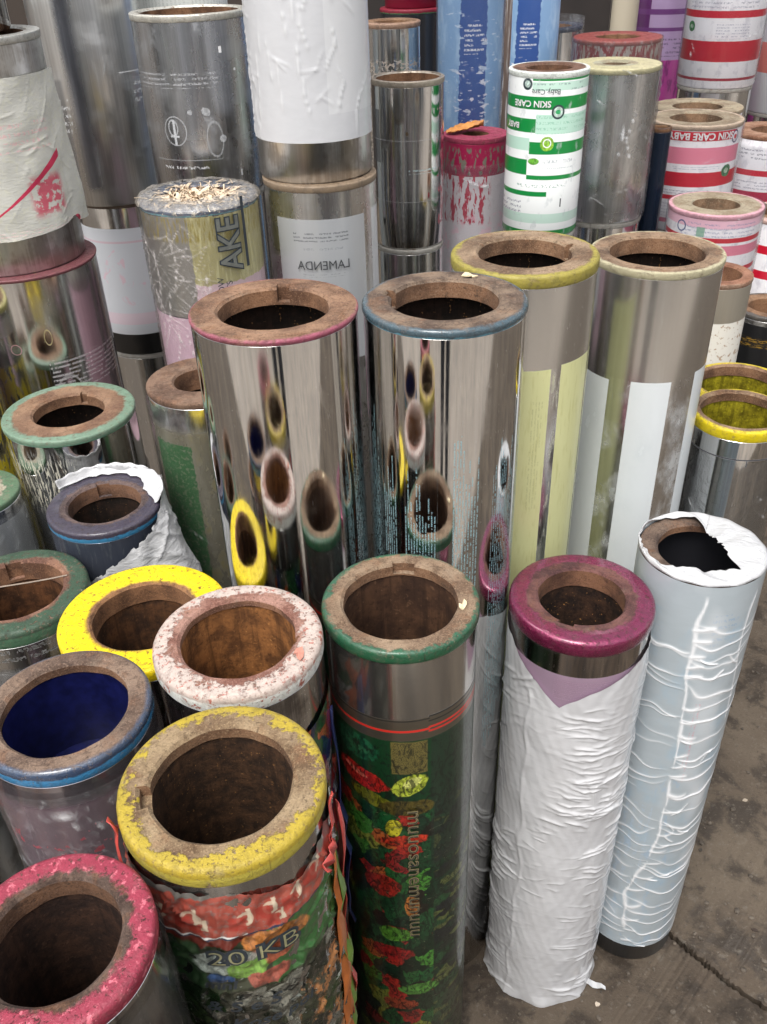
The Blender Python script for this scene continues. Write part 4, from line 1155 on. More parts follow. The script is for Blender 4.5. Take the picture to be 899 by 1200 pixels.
# ---- F: crinkled white wrap
def f_wrap(h, U, V, A):
    h += 0.0008 * smooth_noise(U, V, 60, 25, seed=1) + 0.0005 * smooth_noise(U, V, 180, 90, seed=2)
    base_mask = 0.6 + 0.4 * np.tanh(2 * smooth_noise(U, V, 30, 14, seed=5))
    q = np.zeros_like(h)
    S_ = (wrinkles(80, .09, (-88, -40), (.09, .85), (.04, .085), (.0018, .0036), (.0020, .0040), (2, 7), (-.75, -.25), 1)
          + wrinkles(64, .09, (-46, -6), (.10, .84), (.012, .045), (.0013, .0026), (.0006, .0017), (-4, 10), (-.5, .1), 2)
          + wrinkles(90, .09, (-4, 75), (.10, .34), (.02, .075), (.0014, .0026), (.0010, .0028), (2, 8), (.05, .45), 3)
          + wrinkles(70, .09, (22, 88), (.28, .84), (.025, .07), (.0015, .0030), (.0014, .0034), (3, 9), (.15, .6), 4)
          + wrinkles(26, .09, (-25, 35), (.30, .84), (.012, .04), (.0018, .003), (.0004, .0011), (0, 8), (-.1, .4), 6)
          + wrinkles(60, .09, (-180, -90), (.1, .84), (.02, .05), (.002, .004), (.001, .003), (2, 8), (-.4, .4), 7)
          + wrinkles(60, .09, (90, 180), (.1, .84), (.02, .05), (.002, .004), (.001, .003), (2, 8), (-.4, .4), 8))
    for s_ in S_:
        ridge_h(q, U, V, *s_)
    h += np.minimum(q, .0044) * base_mask * .8
    # overlapped edge of the sheet
    ue = np.interp(V, [.22, .34, .50, .70], [.09 * R_(22), .09 * R_(33), .09 * R_(48), .09 * R_(60)])
    h += 0.0011 * (1 / (1 + np.exp(-(U - ue) / .0007))) * np.clip((V - .22) / .02, 0, 1)
    ridge_v(h, U, V, [(-.052, .10), (-.047, .3), (-.044, .5), (-.050, .7), (-.047, .85)], .003, .0012)
    h += 0.004 * np.clip((V - REG['F']['L'] + .023) / .02, 0, 1) * (0.5 + 0.5 * np.sin(A * 9))


FB = REG['F']['L']
film('F', film_white('plastic_white_f', (0.58, 0.58, 0.59, 1), (0.62, 0.62, 0.63, 1), rough=.24, bump=.18, bscale=60, coat=.5),
     interp([(-180, .05), (-75, .040), (-62, .045), (-30, .078), (-7, .1108), (0, .100), (14, .083), (45, .062), (70, .05), (180, .05)]), FB - .0005, nu=340, nv=760, fn=f_wrap, hmax=.02, off=.0006, warp=.003)

# ---- G: bluish film stretched in ridges
gp = lambda pts: [(REG['G']['R'] * R_(a), d) for a, d in (px2uv('G', *p) for p in pts)]
g_seam = gp([(825, 698), (815, 745), (803, 800), (799, 850), (787, 895), (782, 940), (771, 985), (750, 1020), (735, 1045), (729, 1088)])
g_seam2 = [(.0795 * R_(66), .02), (.0795 * R_(58), .09), (.0795 * R_(63), .14), (.0795 * R_(70), .26)]


def g_wrap(h, U, V, A):
    h += 0.0004 * smooth_noise(U, V, 60, 30, seed=11)
    ridge_v(h, U, V, g_seam, .0020 + .0010 * smooth_noise(U, V, 5, 90, seed=77), .0021)
    ridge_v(h, U, V, g_seam2, .0014, .0022)
    ridge_v(h, U, V, [(.0795 * R_(-75), .03), (.0795 * R_(-70), .3), (.0795 * R_(-78), .6), (.0795 * R_(-72), .84)], .002, .002)
    g = np.random.default_rng(21)
    sv, su = [p[1] for p in g_seam], [p[0] for p in g_seam]
    v = .075
    while v < .83:
        us = float(np.interp(v, sv, su))
        # right of the seam
        ue = .0795 * R_(g.uniform(70, 100))
        ln = ue - us
        c = (us + ue) / 2
        ridge_h(h, U, V, c, v + g.uniform(0, .008), ln * 1.04, g.uniform(.0012, .0024), g.uniform(.0014, .0036), g.uniform(-9, -3), g.uniform(-.28, .02))
        if g.random() < .8:
            ridge_h(h, U, V, us + .010, v + g.uniform(-.004, .004), .028, .0028, .0022, -12, -.1)
        # left of it
        vl = v + g.uniform(.006, .03)
        us = float(np.interp(vl, sv, su))
        ul = .0795 * R_(g.uniform(-95, -60))
        ridge_h(h, U, V, (us + ul) / 2, vl, (us - ul) * g.uniform(.9, 1.06), g.uniform(.0012, .0024), g.uniform(.0014, .0034), g.uniform(-7, 2), g.uniform(.05, .45))
        if g.random() < .5:
            ridge_h(h, U, V, .0795 * R_(g.uniform(-60, -20)), vl + .015, .04, .0013, .0014, g.uniform(-6, 6), g.uniform(-.5, .9))
        v += g.uniform(.012, .040)
    h *= .34
    for k in range(12):
        ridge_h(h, U, V, .0795 * R_(g.uniform(20, 60)), g.uniform(.1, .8), .02, .0012, .0014, 0, g.uniform(-1.2, 1.2))


g_layers = [L_text(U(.0795, 22), U(.0795, 48), .045, .10, .010, rgb(120, 150, 180), False, .5, cw=.004),
            L_text(U(.0795, -60), U(.0795, -20), .05, .30, .007, rgb(150, 165, 180), False, .35, cw=.003),
            L_text(U(.0795, 24), U(.0795, 29), .20, .36, .006, rgb(196, 90, 110), True, .6, cw=.003),
            L_noise(-1, 1, .05, .85, rgb(150, 172, 186), 16, .48, .66, 1, .6, amt=.6),
            L_noise(-1, 1, .35, .8, rgb(140, 166, 190), 40, .56, .66, 1.6, .5, amt=.45, off=.2),
            L_text(U(.0795, -50), U(.0795, 5), .42, .62, .012, rgb(160, 180, 200), True, .35, cw=.005)]
film('G', film_white('film_bluish', (0.37, 0.415, 0.44, 1), (0.72, 0.73, 0.74, 1), g_layers, rough=.3, bump=.12, bscale=40, coat=.5), 0.0, REG['G']['L'] - .046, nu=280, nv=860, fn=g_wrap, hmax=.0005, off=.0010, warp=.0034)
# torn top of that film
a_in = [(-180, .41), (-170, .62), (-163, .82), (-140, .88), (-110, .97), (-90, 1.0), (-60, .975), (-30, .84), (-10, .72), (0, .69), (25, .66), (45, .74), (51, .78), (62, .55), (75, .38), (90, .28), (130, .23), (160, .285), (180, .41)]
NA, NRr = 220, 16
aa = np.radians(np.linspace(-180, 180, NA))
gg = np.random.default_rng(5)
rin = np.interp(np.degrees(aa), [p[0] for p in a_in], [p[1] for p in a_in])
jag = np.interp(np.linspace(0, 1, NA), np.linspace(0, 1, 70), gg.uniform(-.035, .035, 70))
jag[-1] = jag[0]
rin = np.clip(rin + jag, .15, 1.01)
P = np.zeros((NRr, NA, 3))
UVt = np.zeros((NRr, NA, 2))
Rg = .0795
for j in range(NRr):
    t_ = j / (NRr - 1)
    rr = (1.016 - t_ * (1.016 - rin)) * Rg
    zz = -.001 + .0045 * np.sqrt(min(1, t_ * 5)) + .0022 * np.sin(aa * 7 + t_ * 3) * t_ + .0007 * np.sin(aa * 13 + 2 + t_ * 7) + 0.006 * t_ * np.exp(-((np.degrees(aa) - 110) / 45) ** 2)
    P[j, :, 0] = rr * np.sin(aa)
    P[j, :, 1] = -rr * np.cos(aa)
    P[j, :, 2] = REG['G']['L'] + zz + .0025
    UVt[j, :, 0] = rr * np.sin(aa)
    UVt[j, :, 1] = rr * np.cos(aa)
WHITE_PL = film_white('plastic_white_torn', (0.46, 0.46, 0.465, 1), bump=.9, bscale=75, coat=.1)
me = grid_mesh('torn_film_top', P[::-1], UVt[::-1], attr=np.zeros((NRr, NA)))
o = link('torn_film_top', me, WHITE_PL, REG['G']['t'])
md = o.modifiers.new('thick', 'SOLIDIFY')
md.thickness = .0008

# ---- H: crinkled foil print
R85 = .085
u85 = lambda a: U(.085, a)
INK_B = bpy.data.materials['ink_dark']
INK_W = bpy.data.materials['ink_white']
Hl = [L_rect(-1, 1, 0, .2, rgb(120, 116, 106), .6, .3, .8), L_rect(u85(-120), u85(26), .034, .088, rgb(164, 76, 62), .2, .3, wob=.012, fade=.45), L_rect(u85(20), u85(62), .050, .088, rgb(168, 80, 64), .2, .3, wob=.016, fade=.5),
      *[q for a_, d_, sc in ((-50, .064, 1), (-30, .060, 1.2), (-26, .070, .8), (-2, .066, 1), (12, .062, .9), (16, .076, .7), (28, .064, 1), (44, .058, 1)) for q in (L_ringmark(u85(a_), d_, .0085 * sc, .0034, rgb(206, 190, 164), .1, .4, .7, .8), L_rect(u85(a_ - 1) - .012 * sc, u85(a_), d_ - .004, d_ + .0125 * sc, rgb(160, 52, 40), .1, .4, .9, wob=.006), L_rect(u85(a_) + .002, u85(a_) + .0055, d_ - .011 * sc, d_ + .006, rgb(206, 190, 164), .1, .4, .9, wob=.006))],
      L_rect(-1, 1, .0865, .0885, rgb(30, 44, 70), .1, .35, wob=.001), L_rect(u85(-60), u85(-2), .0845, .0865, rgb(220, 220, 214), .1, .35, wob=.002),
      L_rect(-1, 1, .0885, .15, rgb(110, 46, 36), .3, .35, wob=.004), L_rect(-1, 1, .098, .30, rgb(70, 78, 58), .55, .3, wob=.012),
      L_rect(u85(8), u85(80), .088, .185, rgb(56, 106, 54), .3, .3, wob=.014, fade=.4), L_rect(u85(-90), u85(-30), .095, .20, rgb(56, 92, 56), .4, .3, .8, wob=.016),
      L_blob(u85(14), .105, .030, .016, rgb(176, 112, 58), 10, wob=.8), L_blob(u85(10), .122, .026, .014, rgb(166, 88, 60), 0, wob=.8), L_blob(u85(-18), .122, .028, .018, rgb(190, 200, 190), -10, wob=.4, amt=.8),
      L_blob(u85(-6), .134, .019, .013, rgb(120, 160, 70), -12, wob=.7), L_blob(u85(6), .152, .020, .011, rgb(160, 84, 68), 0, wob=.7), L_blob(u85(-22), .148, .012, .007, rgb(70, 100, 150), 0, wob=.4, amt=.8),
      L_cells(-1, 1, .165, 2, [rgb(66, 72, 54), rgb(90, 92, 76), rgb(40, 70, 36), rgb(52, 56, 44), rgb(150, 150, 138), rgb(60, 84, 44)], 30, 1, 1, metal=.6, rough=.25, warp=.02),
      L_noise(u85(20), u85(70), .20, 1, rgb(176, 118, 70), 30, .52, .60, 1.4, .7, .3, .3), L_noise(-1, 1, .16, 1, (.012, .014, .012, 1), 70, .57, .59, 1, 1.1, .2, .3, dist=1.2), L_noise(-1, 1, .10, 1, rgb(200, 206, 196), 90, .64, .67, 1, 1.4, .6, .2, amt=.8, dist=1.0)]


def h_wrap(h, U, V, A):
    h += 0.0014 * smooth_noise(U, V, 70, 60, seed=31) + .0011 * smooth_noise(U, V, 260, 220, n=24, seed=32)
    for s_ in wrinkles(420, .085, (-120, 120), (.03, .45), (.008, .04), (.0008, .002), (.0010, .0034), (-8, 8), (-1.2, 1.2), 33):
        ridge_h(h, U, V, *s_)


film('H', shell_mat('foil_print', Hl, rough=.22, coat=.8, bumps=.4), interp([(-180, .03), (-76, .026), (-10, .030), (10, .040), (30, .052), (60, .036), (180, .03)]), REG['H']['L'] - .001, nu=240, nv=420, fn=h_wrap, hmax=.05, off=.001, name='foil_wrap')
text_decal('H', '20 KB', 0, .110, .027, INK_B, bold=.0022, off=.0046, sx=1.1)
text_decal('H', '20 KB', 0, .110, .027, flat_mat('ink_olive', rgb(150, 146, 110), .35), bold=-.0004, off=.0052, sx=1.1)
for k, (tx, a, d, sz) in enumerate((('mnl', -22, .150, .018), ('& S e S', -12, .185, .022), ('Kose pol', 4, .212, .020))):
    text_decal('H', tx, a, d, sz, INK_B, bold=.0004, off=.0048, shear=.2)
RED_STRIP = flat_mat('strip_red', rgb(196, 78, 70), .4)
ORANGE_STRIP = flat_mat('strip_orange', rgb(186, 104, 48), .4)
BLUE_STRIP = flat_mat('strip_blue', rgb(40, 50, 96), .4)
GREEN_STRIP = flat_mat('strip_green', rgb(110, 140, 60), .4)


def strip_on(key, a0, d0, a1, d1, w, mat, n=9, out=.006, seed=0):
    g = REG[key]
    rd = random.Random(seed)
    pts = []
    for i in range(n):
        t = i / (n - 1)
        a = R_(a0 + (a1 - a0) * t) + rd.uniform(-.02, .02)
        rr = g['R'] + .002 + out * rd.uniform(.1, 1)
        pts.append((rr * math.sin(a), -rr * math.cos(a), g['L'] - (d0 + (d1 - d0) * t)))
    am = R_((a0 + a1) / 2)
    return ribbon('torn_strip', pts, w, mat, g['t'], tw=rd.uniform(-.5, .5), nrm=Vector((math.sin(am), -math.cos(am), 0)), seed=seed)


strip_on('H', 70, .012, 62, .085, .014, RED_STRIP, n=8, out=.004, seed=1)
strip_on('H', 48, .072, 66, .062, .020, RED_STRIP, n=6, out=.008, seed=2)
strip_on('H', 66, .08, 66, .50, .020, ORANGE_STRIP, n=18, out=.004, seed=3)
strip_on('H', 76, .09, 78, .46, .024, GREEN_STRIP, n=16, out=.006, seed=4)
strip_on('H', 86, .06, 86, .46, .026, RED_STRIP, n=14, out=.008, seed=5)
strip_on('K', 74, .10, 78, .50, .022, BLUE_STRIP, n=14, out=.008, seed=7)
strip_on('H', -84, .0, -72, .07, .018, RED_STRIP, n=7, out=.006, seed=6)

# ---- K: coloured crinkled film low on its shell
Kl = [L_rect(-1, 1, 0, 2, rgb(90, 84, 80), .6, .3), L_cells(-1, 1, 0, 2, [rgb(150, 44, 40), rgb(60, 70, 60), rgb(38, 46, 90), rgb(130, 120, 110), rgb(180, 96, 60), rgb(40, 84, 50), rgb(150, 150, 150), rgb(110, 30, 44)], 38, 1.4, .6, metal=.4, rough=.25, warp=.02)]


def k_wrap(h, U, V, A):
    h += .0012 * smooth_noise(U, V, 90, 60, seed=41)
    for s_ in wrinkles(90, .085, (-180, 180), (.06, .6), (.01, .04), (.0015, .004), (.001, .003), (-8, 8), (-1.5, 1.5), 42):
        ridge_h(h, U, V, *s_)


film('K', shell_mat('film_print_k', Kl, rough=.2, coat=.7, bumps=.2), interp([(-180, .09), (0, .10), (60, .075), (90, .07), (180, .09)]), REG['K']['L'] - .001, nu=160, nv=260, fn=k_wrap, hmax=.03, off=.001)


# ---- clear films
def crinkle(n, R, vr, seed, amp=(.0006, .002), ln=(.015, .06), sl=1.0, ar=(-180, 180), w=(.0006, .0013)):
    def fn(h, U, V, A):
        for s_ in wrinkles(n, R, ar, vr, ln, w, amp, (-10, 10), (-sl, sl), seed):
            ridge_h(h, U, V, *s_)
        sn = .0004 * smooth_noise(U, V, 60, 40, seed=seed)
        h += sn
        g = np.random.default_rng(seed)
        for k in range(max(3, n // 8)):
            a = g.uniform(*ar)
            v0 = g.uniform(*vr)
            ridge_v(h, U, V, [(R * R_(a), v0), (R * R_(a + g.uniform(-10, 10)), v0 + .05), (R * R_(a + g.uniform(-10, 10)), v0 + .1)], .0010, .0016)
        return sn
    return fn


for key, d0, d1, n, sd_, mt in (('J', .03, .9, 60, 51, CLEAR_H), ('I', .03, .5, 24, 52, CLEAR), ('O', .115, .4, 30, 53, CLEAR_H), ('P', .02, .4, 30, 54, CLEAR_H), ('Q', .02, .6, 26, 55, CLEAR),
                                ('HH', .0, .30, 30, 56, CLEAR), ('HH2', .0, .3, 20, 57, CLEAR_H), ('KK', .0, .23, 26, 58, CLEAR), ('LL', .0, .25, 26, 59, CLEAR), ('JJ', .3, .755, 30, 61, CLEAR),
                                ('MM', .02, .4, 16, 62, CLEAR), ('II', -.02, .3, 24, 63, CLEAR_H), ('R', .052, .5, 40, 64, CLEAR), ('EE', .3, .9, 26, 65, CLEAR), ('NN', .4, 1.0, 16, 66, CLEAR), ('PP', .0, .5, 24, 67, CLEAR), ('M', .06, .5, 24, 68, CLEAR_H)):
    g = REG[key]
    film(key, mt, d0, min(d1, g['L'] - .001), nu=130, nv=110, fn=crinkle(n, g['R'], (d0, d1), sd_), off=.0018 + .0007, hmax=.0016, name='clear_film')

# AA: film with whitish web of creases on its left half
film('AA', film_clear('clear_film_web', base=.04, ridge=.6, haze=.1, white=(.62, .58, .56, 1)), .006, .36, nu=200, nv=200, fn=crinkle(90, .095, (.03, .2), 71, (.0007, .0016), (.02, .06), 2.2, (-85, 0), (.0006, .0011)), off=.0025, hmax=.0016, name='clear_film')
AKG = flat_mat('ink_pewter', rgb(120, 122, 116), .35, .3)
text_decal('AA', 'AKE', 24, .056, .050, INK_B, rot=90, bold=.0026, off=.0044, sx=.92)
text_decal('AA', 'AKE', 24, .056, .050, AKG, rot=90, bold=.0006, off=.0050, sx=.92)
text_decal('AA', 'NOW', 10, .124, .014, INK_B, rot=90, off=.0048)
text_decal('AA', 'ETS', 18, .124, .014, INK_B, rot=90, off=.0048)
text_decal('AA', 'I', 40, .050, .16, INK_B, off=.0044, sx=.35)

# E: vertical outlined letters
TAN = flat_mat('ink_tan', rgb(150, 136, 100), .4)
text_decal('E', 'muuosanemunuuu', 7, .375, .026, TAN, rot=-90, bold=.0004, off=.0012, sx=1.35)
text_decal('E', 'muuosanemunuuu', 7, .375, .026, INK_B, rot=-90, bold=-.0006, off=.0018, sx=1.35)

# Zu: smooth white plastic, a few raised creases
def zu_wrap(h, U, V, A):
    h += .0004 * smooth_noise(U, V, 40, 20, seed=81)
    g = np.random.default_rng(82)
    for k in range(46):
        a, v0 = g.uniform(-85, 85), g.uniform(.40, .66)
        if g.random() < .5:
            ridge_h(h, U, V, .094 * R_(a), v0, g.uniform(.012, .035), .0011, .0016, 0, g.uniform(-1.4, 1.4))
        else:
            ridge_v(h, U, V, [(.094 * R_(a), v0), (.094 * R_(a + g.uniform(-6, 6)), v0 + .03), (.094 * R_(a + g.uniform(-9, 9)), v0 + .07)], .0011, .0018)
    ridge_v(h, U, V, [(.094 * R_(-78), .2), (.094 * R_(-78), .716)], .0012, .002)


film('Zu', film_white('plastic_white_z', (0.52, 0.52, 0.53, 1), (.64, .64, .64, 1), [L_rect(U(.094, 15), U(.094, 100), 0, .66, rgb(204, 204, 204), 0, .3, .6)], bump=.06, coat=.4), 0, .700, nu=200, nv=260, fn=zu_wrap, hmax=.003)

# Vu: cream paper with red print
VuL = [L_noise(-1, 1, 0, 1, rgb(190, 188, 172), 90, .5, .62, 1, 1, amt=.8, dist=1.5), L_text(-1, U(.112, 50), .11, .15, .012, rgb(206, 170, 168), False, .8, cw=.006), L_noise(U(.112, 22), U(.112, 52), .19, .245, rgb(186, 60, 84), 70, .42, .5, 1, 1, amt=.9, soft=.008),
       L_text(-1, U(.112, 70), .285, .300, .016, rgb(190, 110, 126), False, .8, cw=.008, dens=.47), L_text(-1, U(.112, 70), .262, .272, .005, rgb(214, 186, 184), False, .8, cw=.004), L_blob(U(.112, 64), .268, .008, .006, rgb(186, 60, 84), wob=.5)]


def L_swoosh(b, u, v):
    vc = b.add(.205, b.mul(b.sub(u, U(.112, 20)), -.62))
    d = b.m('ABSOLUTE', b.sub(v, vc))
    wd_ = b.add(.0016, b.mul(b.mx(b.sub(u, U(.112, 0)), 0.0), .045))
    return b.mul(b.lt(b.sub(d, wd_), 0.0), b.band(u, U(.112, -40), U(.112, 55))), rgb(184, 40, 74), 0, .4


def vu_wrap(h, U, V, A):
    h += .0009 * smooth_noise(U, V, 90, 70, n=20, seed=91)
    for s_ in wrinkles(60, .112, (-90, 90), (.05, .3), (.01, .04), (.001, .002), (.0006, .0014), (-8, 8), (-2, 2), 92):
        ridge_h(h, U, V, *s_)


film('Vu', film_white('paper_cream', (0.50, 0.49, 0.44, 1), (.56, .54, .49, 1), VuL + [L_swoosh], rough=.6, bump=.3, bscale=110, coat=0), interp([(-180, .052), (180, .050)]), interp([(-180, .265), (0, .275), (50, .268), (62, .262), (66, .272), (76, .274), (180, .26)]), a0=-180, a1=80, nu=220, nv=160, fn=vu_wrap, hmax=.03, off=.002, name='paper_wrap', flare=lambda A, V: .010 * np.clip((np.degrees(A) - 60) / 20, 0, 1) * (0.2 + np.clip((V - .05) / .2, 0, 1)))

# N: torn white plastic sheet
def n_wrap(h, U, V, A):
    h += .003 * smooth_noise(U, V, 40, 22, seed=95) + .0012 * smooth_noise(U, V, 140, 70, seed=96)
    for s_ in wrinkles(40, .08, (20, 120), (.0, .35), (.02, .08), (.002, .004), (.001, .004), (-6, 6), (-1.5, 1.5), 97):
        ridge_h(h, U, V, *s_)


ng = random.Random(4)
nj = {k: ng.uniform(-.003, .003) for k in range(-200, 400, 4)}


def n_top(a):
    return float(np.interp(a, [-60, -45, -33, -12, 12, 33, 50, 60, 75, 100, 140, 180, 215, 235], [.15, .105, .080, .058, .034, .020, .006, -.004, -.012, -.014, -.012, -.010, -.006, .03])) + nj[int(a) // 4 * 4]


film('N', WHITE_PL, n_top, .40, a0=-58, a1=235, nu=220, nv=160, fn=n_wrap, hmax=.1, off=.003, name='torn_plastic_sheet',
     flare=lambda A, V: .040 * np.clip(V / .12, 0, 1) * np.exp(-((np.degrees(A) - 58) / 30) ** 2))
# fold of that sheet lying over the ring
Pf = np.zeros((8, 70, 3))
af = np.radians(np.linspace(62, 225, 70))
jf = np.interp(np.linspace(0, 1, 70), np.linspace(0, 1, 24), np.array([ng.uniform(-.03, .03) for _ in range(24)]))
for j in range(8):
    t_ = j / 7
    ri = np.interp(np.degrees(af), [62, 80, 100, 120, 150, 190, 225], [.93, .76, .70, .84, .90, .93, .99]) + jf
    rr = .08 * (1.04 - t_ * (1.04 - ri))
    Pf[j, :, 0] = rr * np.sin(af)
    Pf[j, :, 1] = -rr * np.cos(af)
    Pf[j, :, 2] = REG['N']['L'] + .012 * (1 - t_) ** 2 + .0025 + .0012 * np.sin(af * 23) * (1 - t_)
me = grid_mesh('torn_plastic_fold', Pf[::-1], Pf[::-1][..., :2].copy(), attr=np.zeros((8, 70)))
o = link('torn_plastic_fold', me, WHITE_PL, REG['N']['t'])
md = o.modifiers.new('thick', 'SOLIDIFY')
md.thickness = .0008

# DD: film skirt
film('DD', CLEAR_H, .05, .6, nu=120, nv=120, fn=crinkle(50, .068, (.06, .4), 98, (.001, .003), (.02, .06), 2.0), off=.003, hmax=.0016, name='clear_film', flare=lambda A, V: .02 * np.clip((V - .1) / .3, 0, 1))

# ================================================================== small loose things
# straw stuffed in AA
g = REG['AA']
sg = random.Random(12)
bm = bmesh.new()
for k in range(520):
    a = sg.uniform(0, 6.283)
    r0 = .056 * math.sqrt(sg.random())
    c0 = Vector((g['x'] + r0 * math.cos(a), g['y'] + r0 * math.sin(a), g['zt'] - .004))
    yaw, el = sg.uniform(0, 6.283), sg.uniform(-.3, .7)
    d = Vector((math.cos(yaw) * math.cos(el), math.sin(yaw) * math.cos(el), math.sin(el)))
    if k > 420:
        rr0 = sg.uniform(.05, .080)
        c0 = Vector((g['x'] + rr0 * math.cos(a), g['y'] + rr0 * math.sin(a), g['zt'] + .002))
        d.z = abs(d.z) * .15
    ln, w = sg.uniform(.006, .026), sg.choice((.0008, .0012, .002, .0035, .006))
    if r0 > .05 and k <= 420:
        ln *= .6
    side = d.cross(Vector((0, 0, 1))).normalized() * w / 2
    bend = Vector((sg.uniform(-1, 1), sg.uniform(-1, 1), sg.uniform(-.6, .3))) * ln * .45
    pr = None
    for i in range(6):
        t_ = i / 5
        p = c0 + d * ln * t_ + bend * t_ * t_
        cur = (bm.verts.new(p - side), bm.verts.new(p + side))
        if pr:
            bm.faces.new((pr[0], pr[1], cur[1], cur[0]))
        pr = cur
me = bpy.data.meshes.new('straw_packing')
bm.to_mesh(me)
bm.free()
o = link('straw_packing', me, flat_mat('straw', rgb(222, 200, 172), .8, nscale=40, var=.45))
o['kind'] = 'stuff'
o['label'] = 'pale straw and paper shreds stuffed in the top of the cylinder lettered AKE'
o['category'] = 'straw'

# crumpled film edge folded over the ring of AA
NA2, NR2 = 180, 12
ac = np.linspace(-math.pi, math.pi, NA2)
cg = np.random.default_rng(44)
jr = np.interp(np.linspace(0, 1, NA2), np.linspace(0, 1, 60), cg.uniform(.50, .80, 60))
jr[-1] = jr[0]
P = np.zeros((NR2, NA2, 3))
for j in range(NR2):
    t_ = j / (NR2 - 1)
    rr = .095 * (1.045 - t_ * (1.045 - jr))
    cr_ = .0016 * smooth_noise(np.cos(ac) * rr, np.sin(ac) * rr, 130, 130, n=22, seed=9)
    P[j, :, 0] = rr * np.sin(ac)
    P[j, :, 1] = -rr * np.cos(ac)
    P[j, :, 2] = REG['AA']['L'] - .007 * (1 - min(1, t_ * 4)) + .003 + np.abs(cr_) + .003 * t_
me = grid_mesh('crumpled_film', P[::-1], P[::-1][..., :2].copy(), attr=np.clip(np.abs(cg.normal(0, .5, (NR2, NA2))), 0, 1))
link('crumpled_film', me, film_clear('film_crumpled', base=.12, ridge=.3, haze=.35, white=(.50, .45, .38, 1), rough=.25), REG['AA']['t'])

# brown leaf on DD
g = REG['DD']
NL = 24
P = np.zeros((7, NL, 3))
for i in range(NL):
    t_ = i / (NL - 1)
    wd_ = .021 * math.sin(math.pi * min(1, .04 + t_ * .96)) ** .7 * (1 + .12 * math.sin(t_ * 17)) + .0006
    for j in range(7):
        s2 = j / 3 - 1
        x_, y_ = -.052 + t_ * .085, s2 * wd_ + .006 * math.sin(t_ * 3)
        P[j, i] = (x_ * .93 - y_ * .37, x_ * .37 + y_ * .93, .0035 + .008 * abs(s2) ** 1.5 * (.4 + t_) + .006 * t_ * t_ + .001 * math.sin(i * 1.7 + j))
me = grid_mesh('dried_leaf', P, P[..., :2].copy())
o = link('dried_leaf', me, flat_mat('leaf_brown', rgb(196, 132, 66), .6, nscale=90, var=.35))
o.location = (g['x'] - .012, g['y'] + .004, g['zt'])
md = o.modifiers.new('thick', 'SOLIDIFY')
md.thickness = .001
o['label'] = 'curled orange brown dried leaf lying on the crimson cylinder top'
o['category'] = 'leaf'


def flake(px_key, a, rfrac, size, label, name='paper_flake', col=rgb(214, 196, 160), seed=0):
    g = REG[px_key]
    rd = random.Random(seed)
    an = R_(a) + g['rz']
    bm = bmesh.new()
    ring = []
    n = 9
    for i in range(n):
        q = 6.283 * i / n
        r = size * rd.uniform(.4, 1)
        ring.append(bm.verts.new((r * math.cos(q), .55 * r * math.sin(q), rd.uniform(.0, .35) * size)))
    c0 = bm.verts.new((0, 0, .2 * size))
    for i in range(n):
        bm.faces.new((c0, ring[i], ring[(i + 1) % n]))
    me = bpy.data.meshes.new(name)
    bm.to_mesh(me)
    bm.free()
    o = link(name, me, flat_mat('flake_%d' % seed, col, .7))
    o.location = (g['x'] + math.sin(an) * g['R'] * rfrac, g['y'] - math.cos(an) * g['R'] * rfrac, g['zt'] + .0005)
    o.rotation_euler = (0, 0, rd.uniform(0, 3))
    md = o.modifiers.new('thick', 'SOLIDIFY')
    md.thickness = .0012
    o['label'] = label
    o['category'] = 'flake'
    return o


flake('B', 158, .80, .012, 'pale paper scrap on the ring of the teal lettered cylinder', seed=1)
flake('E', 78, .80, .009, 'cream chip on the green ring over the fruit print', seed=2)
flake('K', 52, .82, .012, 'pinkish lump on the chipped white and red ring', col=rgb(190, 130, 112), seed=3, name='paint_lump')

# wire across M
g = REG['M']
bm = bmesh.new()
pts = [Vector((g['x'] - .075 + .0225 * i, g['y'] - .012 + .006 * i, g['zt'] + .0015 + .001 * math.sin(i))) for i in range(7)]
prev = None
for p in pts:
    ring = [bm.verts.new(p + Vector((0, math.cos(q), math.sin(q))) * .0012) for q in (0, 1.57, 3.14, 4.71)]
    if prev:
        for i in range(4):
            bm.faces.new((prev[i], prev[(i + 1) % 4], ring[(i + 1) % 4], ring[i]))
    prev = ring
me = bpy.data.meshes.new('wire')
bm.to_mesh(me)
bm.free()
o = link('wire', me, flat_mat('wire_grey', (.22, .17, .13, 1), .6, .3))
o['label'] = 'thin grey wire lying across the hole of the dark green ring'
o['category'] = 'wire'

# torn scrap at F's foot
bm = bmesh.new()
p0 = gpx(690, 1150)
rd = random.Random(8)
prev = None
for i in range(6):
    p = p0 + Vector((.007 * i - .010, -.003 * i, .004 + .003 * math.sin(i * 1.9)))
    w = .006 * (1 - abs(i - 2) / 5)
    cur = (bm.verts.new(p + Vector((0, w, .002))), bm.verts.new(p - Vector((0, w, 0))))
    if prev:
        bm.faces.new((prev[0], prev[1], cur[1], cur[0]))
    prev = cur
me = bpy.data.meshes.new('plastic_scrap')
bm.to_mesh(me)
bm.free()
o = link('plastic_scrap', me, WHITE_PL)
o['label'] = 'small white plastic scrap on the ground at the foot of the white wrapped cylinder'
o['category'] = 'scrap'
md = o.modifiers.new('thick', 'SOLIDIFY')
md.thickness = .001

